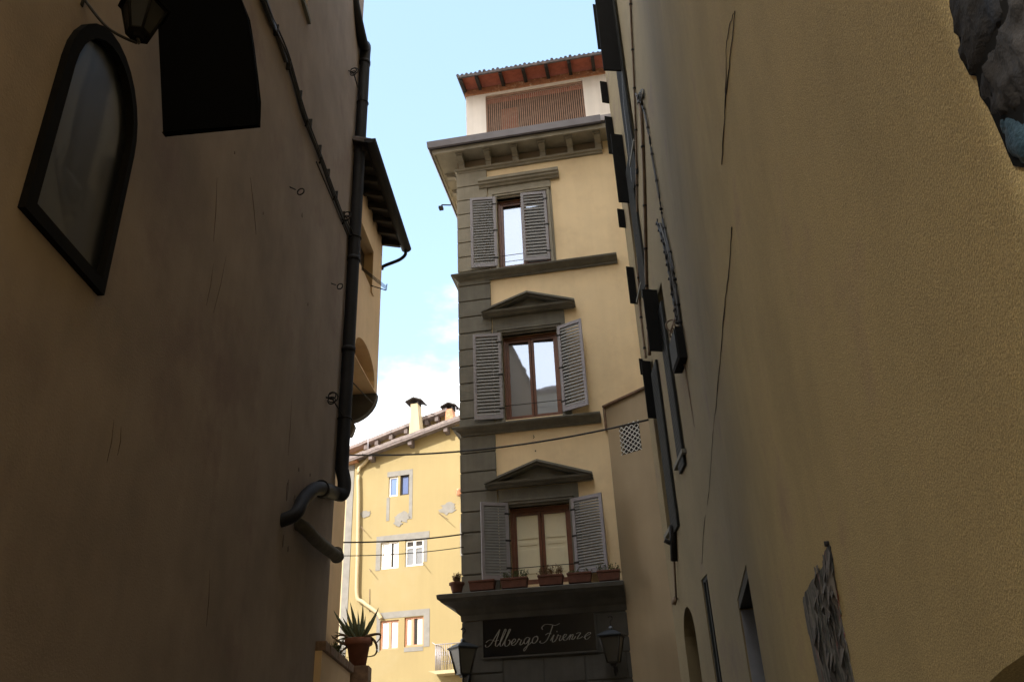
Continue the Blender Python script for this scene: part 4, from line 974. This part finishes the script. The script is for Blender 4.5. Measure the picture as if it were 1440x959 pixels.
# rod in the niche
a_ = OF.at(499, 518); b_ = OF.at(511, 542)
MB(OF).tube([(a_[0]-.1, .3, a_[1]), (nx1-.03, .02, b_[1])], .012, 6).build('iron_rod', M['iron'], oh)

# ================================================================== GARDEN WALL with agave pot
gp0 = hit(463, 905, (0, 0, 3.42), (0, 0, 1)); gp1 = hit(515, 951, (0, 0, 3.42), (0, 0, 1))
GF_az = math.degrees(math.atan2(gp1.x-gp0.x, gp1.y-gp0.y)); GF = Fr((gp0.x, gp0.y), GF_az); GL = (gp1-gp0).length
gw = thing('garden_wall', (gp0.x, gp0.y, 0), 'low ochre garden wall with brick coping at the foot of the overhanging house', 'wall')
MB(GF).box(-.4, GL, .03, .40, 0, 3.28).build('wall', M['plaster_over'], gw)
mb = MB(GF); x = -.4; rn_ = random.Random(8)
while x < GL: mb.box(x+.004, min(x+.13, GL+.03)-.004, -.02-rn_.uniform(0, .012), .45, 3.282, 3.40+rn_.uniform(0, .014)); x += .13
mb.build('coping', M['coping'], gw, bevel=.008)
pc = hit(503, 936, (0, 0, 3.42), (0, 0, 1)); 
pcl = GF.M.inverted() @ pc
MB(GF).box(pcl.x-.24, pcl.x+.24, pcl.y-.22, pcl.y+.26, 0, 3.40).build('pier', M['coping'], gw, bevel=.008)
pot = thing('agave_pot', pc, 'spiky agave in a terracotta pot standing on the garden wall', 'potted plant')
dscale = 1.0
MB().lathe(pc, [(.001, 0), (.145, 0), (.20, .34), (.235, .34), (.25, .36), (.25, .45), (.235, .46), (.21, .45), (.20, .40), (.001, .40)], 24).build('pot', M['pot'], pot)
def leaf(mb, base, tip, bend, wd, n=9):
    base = V(base); tip = V(tip); d = tip-base; side = d.cross(V((.1, 1, .2))).normalized(); upn = side.cross(d).normalized(); vs_ = []; fs = []
    for i in range(n+1):
        t = i/n; c = base+d*t+V(bend)*(4*t*(1-t)); w_ = wd*(1-t)**.75*(.6+1.6*t*(1-t)*1.2)
        vs_ += [c-side*w_, c+upn*w_*.35, c+side*w_, c-upn*w_*.25]
        if i: o = 4*(i-1); fs += [(o, o+1, o+5, o+4), (o+1, o+2, o+6, o+5), (o+2, o+3, o+7, o+6), (o+3, o, o+4, o+7)]
    mb.add(vs_, fs, True)
def Y(px, py, dy=0): return hit(px, py, (0, pc.y+dy, 0), (0, 1, 0))
bc = pc+V((0, 0, .42))
mb = MB()
for px, py, dy, bx_, wd in [(469, 857, -.1, -.10, .05), (486, 852, .15, -.03, .05), (492, 845, 0, .02, .058), (503, 857, .2, .02, .04), (510, 847, -.15, .05, .048), (514, 864, .2, .04, .038), (533, 853, .05, .06, .055), (475, 876, .25, -.05, .04), (481, 866, -.3, -.02, .045), (520, 872, -.3, .04, .042), (470, 888, .3, -.06, .03), (500, 868, -.35, .0, .04), (508, 870, .35, .0, .04)]:
    tp = Y(px, py, dy); leaf(mb, bc+V(((tp.x-bc.x)*.12, dy*.15, 0)), tp, (bx_*.5, 0, .03 if abs(bx_) > .05 else 0), wd)
for px, py, dy, wd in [(465, 895, .2, .03), (471, 902, -.1, .035)]:
    tp = Y(px, py, dy); leaf(mb, bc, tp, (0, 0, .06), wd)
mb.build('leaves', M['agave'], pot)
mb = MB()
for pts_ in ([(508, 898), (520, 893), (533, 891), (535, 896), (528, 905)], [(508, 898), (520, 896), (528, 903), (530, 914), (526, 921), (516, 923)], [(496, 903), (484, 905), (474, 900), (466, 893)], [(497, 905), (487, 910), (480, 916)], [(497, 902), (482, 892), (470, 897)]):
    pl = smooth_path([Y(*p, -.05) for p in pts_], 5); n = len(pl); mb.tube(pl, [.03*(1-i/n)+.006 for i in range(n)], 6)
mb.build('dry_leaves', M['agave_dry'], pot)
# bushy plant behind it
c = Y(470, 912, .25); c.z = 3.42; pb = thing('trailing_plant', c, 'small bushy dry plant on the garden wall left of the agave', 'plant')
mb = MB(); rn_ = random.Random(12)
for k in range(60):
    a_ = rn_.uniform(0, 2*pi); tp = c+V((cos(a_)*.28*rn_.random(), sin(a_)*.2, rn_.uniform(.05, .55))); leaf(mb, c+V((0, 0, .02)), tp, (0, 0, .03), rn_.uniform(.006, .016), 4)
leaves(mb, c, 90, .5, .25, rn_, .05)
mb.build('foliage', M['leaf'], pb)
mb = MB(); leaves(mb, c+V((.1, 0, -.02)), 40, .25, .4, rn_, .04); mb.build('dry_twigs', M['dryleaf'], pb)

# ================================================================== YELLOW HOUSE in the background
YF = Fr((-5, 32.5), 104)
yh = thing('yellow_house', (-5, 32.5, 0), 'sunlit yellow house with patched plaster seen between the overhanging house and the hotel', 'building')
X0 = YF.at(499, 660)[0]
ev = lambda x: 13.39+(14.41-13.39)*(x+1.79)/4.37
wins = {}
def yw(tl, br, kind, frm='far_wood'):
    a_ = YF.at(*tl); b_ = YF.at(*br); r_ = (a_[0], b_[0], b_[1], a_[1]); wins[tl] = (r_, kind, frm); return (rect(*r_), .14 if kind != 'flush' else .1)
H_ = [yw((547, 671), (559, 697), 'blue', 'white_wood'), yw((563, 668), (575, 695), 'blue', 'rafter'), yw((536, 763), (560, 798), 'white', 'white_wood'), yw((570, 760), (595, 794), 'pale', 'white_wood'),
      yw((535, 873), (560, 912), 'curt', 'far_wood'), yw((569, 868), (595, 907), 'half', 'far_wood')]
mb = MB(YF); mb.panel([(X0, 0), (6, 0), (6, ev(6)), (X0, ev(X0))], H_)
mb.add([(X0, 0, 0), (X0, 9, 0), (X0, 9, ev(X0)), (X0, 0, ev(X0)), (6, 0, 0), (6, 9, 0), (6, 9, ev(6)), (6, 0, ev(6))], [(0, 1, 2, 3), (4, 5, 6, 7)])
mb.build('wall', M['yellow'], yh)
for (tl, (r_, kind, frm)) in wins.items():
    xa, xb, za_, zb2 = r_; t = MB(YF); f = .06; d = .10; m_ = (xa+xb)/2
    t.box(xa, xa+f, d-.04, d+.02, za_, zb2).box(xb-f, xb, d-.04, d+.02, za_, zb2).box(xa+f, xb-f, d-.04, d+.02, zb2-f, zb2).box(xa+f, xb-f, d-.04, d+.02, za_, za_+f)
    if kind != 'blue' and kind != 'half': t.box(m_-.05, m_+.05, d-.045, d+.02, za_+f, zb2-f)
    if kind == 'half': t.box(m_-.12, m_-.02, d-.045, d+.02, za_+f, zb2-f)
    if kind == 'pale': t.box(xa+f, m_-.05, d-.042, d+.02, zb2-.32, zb2-.24).box(m_+.05, xb-f, d-.042, d+.02, zb2-.32, zb2-.24)
    wo = t.build('window', M[frm], yh)
    gm = {'blue': 'glass_blue', 'white': 'glass_pale', 'pale': 'glass_sky', 'curt': 'glass_pale', 'half': 'glass_pale'}[kind]
    MB(YF).box(xa+.01, xb-.01, d, d+.01, za_+.01, zb2-.01).build('pane', M[gm], wo)
    if kind in ('half', 'white'): MB(YF).box(m_+(.0 if kind == 'half' else .05), m_+(.10 if kind == 'half' else .12), d-.012, d-.002, za_+f, zb2-f).build('open_gap', M['room'], wo)
    if kind == 'pale': MB(YF).box(xa+f, xb-f, d-.012, d-.002, zb2-.24, zb2-f).build('top_light', M['rafter'], wo)
# bare-plaster surrounds and repairs
def strip(px0, px1): a_ = YF.at(*px0); b_ = YF.at(*px1); return (min(a_[0], b_[0]), max(a_[0], b_[0]), min(a_[1], b_[1]), max(a_[1], b_[1]))
T = .012
rp_ = MB(YF)
for k, ((xa, xb, za_, zb2), sides) in enumerate([(strip((545, 664), (580, 697)), (.12, .16, .04))]):
    rp_.box(xa, xb, -T, 0, wins[(547, 671)][0][3]+.01, zb2).box(xb-.14, xb, -T, 0, YF.at(580, 729)[1], wins[(547, 671)][0][3]+.01).box(xa+.0, xa+.13, -T, 0, YF.at(547, 732)[1], wins[(547, 671)][0][2]-.03)
rp_.build('window_surround', M['repair'], yh); rp_ = MB(YF)
r2 = wins[(536, 763)][0]; r3 = wins[(570, 760)][0]
rp_.box(r2[0]-.20, r3[1]+.25, -T, 0, r3[3]+.02, r3[3]+.28).box(r2[0]-.20, r2[0]-.01, -T, 0, r2[2]-.03, r3[3]+.02).box(r3[1]+.01, r3[1]+.16, -T, 0, r3[2]+.12, r3[3]+.02)
rp_.build('window_surround', M['repair'], yh); rp_ = MB(YF)
r4 = wins[(535, 873)][0]; r5 = wins[(569, 868)][0]
rp_.box(r4[0]-.17, r5[1]+.25, -T, 0, r5[3]+.02, r5[3]+.25).box(r4[0]-.15, r4[0]-.01, -T, 0, r4[2]-.05, r5[3]+.02).box(r5[1]+.02, r5[1]+.25, -T, 0, r5[2]-.05, r5[3]+.02).box(r5[0], r5[1], -T, 0, r5[2]-.18, r5[2]-.03)
rp_.build('window_surround', M['repair'], yh); rp_ = MB(YF)
x_ = YF.at(647, 740); rp_.box(x_[0], x_[0]+.6, -T, 0, YF.at(648, 782)[1], YF.at(648, 735)[1])
rp_.build('window_surround', M['repair'], yh)
for k, (px, py, a_, b_) in enumerate([(567, 727, .36, .24), (630, 714, .40, .26), (514, 722, .26, .16), (560, 735, .2, .15)]):
    q = YF.at(px, py); MB(YF).prism(blob(YF, q[0], q[1], a_, b_, 40+k, n=22), -T-.004*k, 0).build('plaster_patch', M['repair'], yh)
# roof verge, rafters
def verge(y0_, x0_, x1_, f_, th, name, over=.45, dep=9):
    mb = MB(YF)
    n = 30
    for i in range(n):
        a_ = x0_+(x1_-x0_)*i/n; b_ = x0_+(x1_-x0_)*(i+1)/n; jz = random.uniform(-.015, .015)
        mb.hexa([(a_, y0_-over, f_(a_)+jz), (b_, y0_-over, f_(b_)+jz), (b_, y0_+dep, f_(b_)+jz), (a_, y0_+dep, f_(a_)+jz)], [(a_, y0_-over-.02, f_(a_)+th+jz), (b_, y0_-over-.02, f_(b_)+th+jz), (b_, y0_+dep, f_(b_)+th+jz), (a_, y0_+dep, f_(a_)+th+jz)])
    return mb.build(name, M['tile'], yh)
f1 = lambda x: ev(x)+.02
v1 = verge(0, X0-.12, 3.2, f1, .13, 'roof')
MB(YF).prism([(X0-.1, f1(X0-.1)-.10), (3.2, f1(3.2)-.10), (3.2, f1(3.2)-.004), (X0-.1, f1(X0-.1)-.004)], -.44, -.38).build('verge_board', M['rafter_far'], v1)
for px in (523, 578, 628):
    x_ = YF.at(px, 650-.36*(px-500), .2)[0]; z_ = f1(x_); MB(YF).hexa([(x_-.08, -.36, z_-.30), (x_+.08, -.36, z_-.30), (x_+.08, .1, z_-.34), (x_-.08, .1, z_-.34)], [(x_-.08, -.36, z_-.02), (x_+.08, -.36, z_-.02), (x_+.08, .1, z_-.02), (x_-.08, .1, z_-.02)]).build('rafter', M['rafter_far'], v1)
# upper set-back storey
SB = 1.6
e0 = YF.at(480, 632, -SB+.4); e1_ = YF.at(625, 574, -SB+.4)
f2_ = lambda x: e0[1]+(e1_[1]-e0[1])*(x-e0[0])/(e1_[0]-e0[0])-.14
mb = MB(YF); xa, xb = e0[0]-2, e1_[0]-.12
mb.prism([(xa, 12), (xb, 12), (xb, f2_(xb)), (xa, f2_(xa))], SB, SB+5); mb.build('upper_wall', M['yellow'], yh)
v2 = verge(SB, xa, e1_[0]+.1, f2_, .14, 'roof', .4, 5)
for px in (515, 530, 550, 571, 600, 614):
    x_ = YF.at(px, 620-.36*(px-500), -SB+.3)[0]; z_ = f2_(x_); MB(YF).box(x_-.08, x_+.08, SB-.33, SB+.05, z_-.26, z_-.01).build('rafter', M['rafter_far'], v2)
# chimneys
def chimney(px0, px1, pyb, pyt, y_, m_, nm='chimney'):
    a_ = YF.at(px0, pyb, -y_); b_ = YF.at(px1, pyb, -y_); zt2 = YF.at((px0+px1)/2, pyt, -y_)[1]; w_ = b_[0]-a_[0]
    o = MB(YF).hexa([(a_[0]-.08, y_, a_[1]-.6), (b_[0]+.12, y_, a_[1]-.6), (b_[0]+.12, y_+.5, a_[1]-.6), (a_[0]-.08, y_+.5, a_[1]-.6)], [(a_[0], y_, zt2-.22), (b_[0]-.05, y_, zt2-.22), (b_[0]-.05, y_+.45, zt2-.22), (a_[0], y_+.45, zt2-.22)]).build(nm, m_, yh)
    mb = MB(YF); c_ = (a_[0]+b_[0])/2-.02
    for sx in (-1, 1):
        mb.box(c_+sx*w_*.42-.03, c_+sx*w_*.42+.03, y_+.02, y_+.43, zt2-.22, zt2-.08)
        p = [(c_, zt2+.06), (c_+sx*(w_*.5+.2), zt2-.10), (c_+sx*(w_*.5+.2), zt2-.15), (c_, zt2)]
        mb.prism(p if sx > 0 else p[::-1], y_-.14, y_+.6)
    mb.build('chimney_cap', M['rafter'], o)
chimney(577, 588, 606, 561, .7, M['pale_yellow']); chimney(627, 637, 594, 568, 1.2, M['brick'])
mb = MB(YF)
for px, y_a, y_b in ((641, 594, 572), (645, 594, 575)): a_ = YF.at(px, y_a, -1); b_ = YF.at(px, y_b, -1); mb.tube([(a_[0], 1, a_[1]-.3), (b_[0], 1, b_[1])], .014, 5)
a_ = YF.at(518, 628, -.4); b_ = YF.at(518, 605, -.4); mb.tube([(a_[0], .4, a_[1]-.6), (b_[0], .4, b_[1])], .02, 5).tube([(b_[0]-.04, .4, b_[1]), (b_[0]+.04, .4, b_[1])], .03, 6)
mb.build('antenna', M['lead'], yh)
# drain pipe on the yellow house
a_ = [YF.at(*p, .12) for p in ((521, 641), (512, 652), (504, 662), (504, 700), (503, 780), (502, 836), (510, 846), (530, 861), (536, 870))]
MB(YF).tube(smooth_path([(p[0], -.12, p[1]) for p in a_], 4), .075, 10).build('drain_pipe', M['pipe_yellow'], yh)
mb = MB(YF)
for (p, q) in (((506, 738), (517, 749)), ((617, 721), (634, 733)), ((520, 800), (526, 806)), ((594, 790), (600, 797))):
    a_ = YF.at(*p); b_ = YF.at(*q); mb.tube([(a_[0], -.02, a_[1]), (b_[0], -.30, b_[1])], .014, 5)
a_ = YF.at(520, 828); b_ = YF.at(520, 860); mb.tube([(a_[0], -.02, a_[1]), (b_[0], -.02, b_[1])], .012, 5)
mb.build('iron_rods', M['cable_brown'], yh)
# balcony on the yellow house, half hidden by the hotel
q0 = YF.at(615, 907, .5); q1 = YF.at(640, 945, .5); bl = MB(YF)
bl.prism([(q0[0]-.25, YF.at(615, 943, .6)[1]), (3.5, YF.at(615, 943, .6)[1]), (3.5, YF.at(615, 943, .6)[1]-.1), (q0[0]+.05, YF.at(615, 943, .6)[1]-.12)], -.75, 0)
bo = bl.build('balcony', M['pale_yellow'], yh); zb3 = YF.at(615, 943, .6)[1]; zt3 = q0[1]
mb = MB(YF); x = q0[0]
while x < 2.6: mb.tube([(x, -.7, zb3), (x+.03, -.74, (zb3+zt3)/2), (x, -.7, zt3)], .012, 5); mb.torus(YF.M.inverted() @ YF.w(x+.05, -.7, zb3+.25), .05, .009, (0, 1, 0), n=8); mb.torus(YF.M.inverted() @ YF.w(x+.05, -.7, zb3+.55), .06, .009, (0, 1, 0), n=8); x += .085
mb.tube([(q0[0]-.12, -.7, zt3+.08), (q0[0], -.7, zt3), (3.3, -.7, zt3)], .018, 6); mb.tube([(q0[0], -.7, zt3), (q0[0], 0, zt3)], .018, 6)
for k in range(8): y_ = -.7+.085*k; mb.tube([(q0[0], y_, zb3), (q0[0], y_, zt3)], .012, 5)
mb.build('railing', M['lead'], bo)
# carved bracket on the yellow wall next to the hotel
q = YF.at(646, 690, .2); mb = MB(YF); mb.lathe((q[0], -.2, q[1]-.12), [(.001, -.12), (.09, -.09), (.14, 0), (.12, .1), (.15, .14), (.10, .2), (.001, .22)], 12); mb.tube([(q[0], -.2, q[1]), (q[0]+.1, 0, q[1]-.05)], .07, 8); mb.build('carved_bracket', M['brick'], yh)

# neighbouring pale house to its left
NF = Fr((-5, 32.62), 104)
nh_ = thing('neighbour_house', NF.w(X0-1, 0, 0), 'pale yellow house strip beside the brown corner, left of the sunlit yellow house', 'building')
hh_ = []
for (tl, br) in (((455, 698), (480, 720)), ((450, 765), (477, 806)), ((450, 873), (474, 912))):
    a_ = NF.at(*tl); b_ = NF.at(*br); hh_.append((rect(a_[0], b_[0], b_[1], a_[1]), .12))
xr_ = X0+.005
mb = MB(NF); mb.panel(rect(-7, xr_, 0, 13.35), hh_); mb.add([(xr_, 0, 0), (xr_, 8, 0), (xr_, 8, 13.35), (xr_, 0, 13.35), (-7, 0, 13.35), (-7, 8, 13.35)], [(0, 1, 2, 3), (3, 2, 5, 4)]); mb.build('wall', M['pale_yellow'], nh_)
MB(NF).box(X0-.30, X0-.02, -.06, -.002, 0, 13.3).build('corner_strip', M['repair'], nh_)
for (r_, d_) in hh_:
    xa, xb, za_, zb2 = r_[0][0], r_[1][0], r_[0][1], r_[2][1]
    o = MB(NF).box(xa, xa+.06, .05, .1, za_, zb2).box(xb-.07, xb, .05, .1, za_, zb2).box(xa+.06, xb-.07, .05, .1, zb2-.06, zb2).box(xa+.06, xb-.07, .05, .1, za_, za_+.06).build('window', M['far_wood'] if za_ < 7 else M['white_wood'], nh_)
    MB(NF).box(xa, xb, .1, .12, za_, zb2).build('pane', M['glass_pale'], o)
MB(NF).prism([(-7, 13.35), (xr_+.2, 13.35), (xr_+.2, 13.48), (-7, 13.48)], -.4, 8).build('roof', M['brick'], nh_)

# ================================================================== overhead wires
def wire(name, A_, B_, sag, r, label):
    A_ = V(A_); B_ = V(B_); n = 24
    MB().tube([A_.lerp(B_, i/n)-V((0, 0, sag*4*(i/n)*(1-i/n))) for i in range(n+1)], r, 6).build(name, M['cable'], loc=A_, label=label, cat='wire', group='wires strung across the alley')
lc = lambda px, py: hit(px, py, (-3.0, 13.3, 0), (0, 1, 0))
a_ = hit(462, 640, (-3.4, 17, 0), (0, 1, 0)); b_ = onB(912, 590, .05)
A1 = hit(470, 639, (0, 16.9, 0), (0, 1, 0)); 
wire('overhead_wire', A1, b_, .24, .018, 'thick black wire crossing the alley in front of the hotel, highest of the three')
hb_ = HF.w(.02, -.07, HF.at(651, 752)[1]); wire('overhead_wire', hit(462, 762, (0, 17.0, 0), (0, 1, 0)), hb_, .06, .016, 'black wire from the garden wall house to the hotel corner, middle of the three')
hb_ = HF.w(.02, -.07, HF.at(652, 770)[1]); wire('overhead_wire', hit(462, 781, (0, 17.0, 0), (0, 1, 0)), hb_, .06, .009, 'thin wire to the hotel corner, lowest of the three')
for px, py in ((620, 755), (632, 753)): pass

# ================================================================== added sun block, and houses out of view that shade and light the alley
t = thing('sun_block', (-16, 0, 0), 'tall block added behind the left building to shade the hotel, out of view', 'building')
MB().box(-20, -12.2, -12, 12, 0, 36).build('wall', M['plaster_far'], t)  # unseen block, added to keep the sun off the hotel and alley
t = thing('tall_house', (-6, -22, 0), 'tall grey green house standing behind the camera, mirrored in the middle hotel window', 'building')
MB().box(-11, 2, -27, -18, 0, 27.2).build('wall', M['stone_up'], t)
MB().prism([(-17.6, 27.1), (-17.6, 27.35), (-22.5, 29), (-27.4, 27.35), (-27.4, 27.1)], -11.4, 2.4, 'x').build('roof', M['tile'], t)
MB().box(-3.2, -2.5, -19.4, -18.8, 27.2, 29.0).build('chimney', M['brick'], t)
t = thing('square_house', (-2, -34, 0), 'ochre house across the square behind the camera', 'building')
MB().box(-22, 20, -44, -34, 0, 15).build('wall', M['pale_yellow'], t)
MB().prism([(-34.0, 15), (-33.4, 15), (-39, 18), (-44.6, 15)], -22.5, 20.5, 'x').build('roof', M['tile'], t)

for o in bpy.data.objects:
    if '_b' in o: del o['_b']
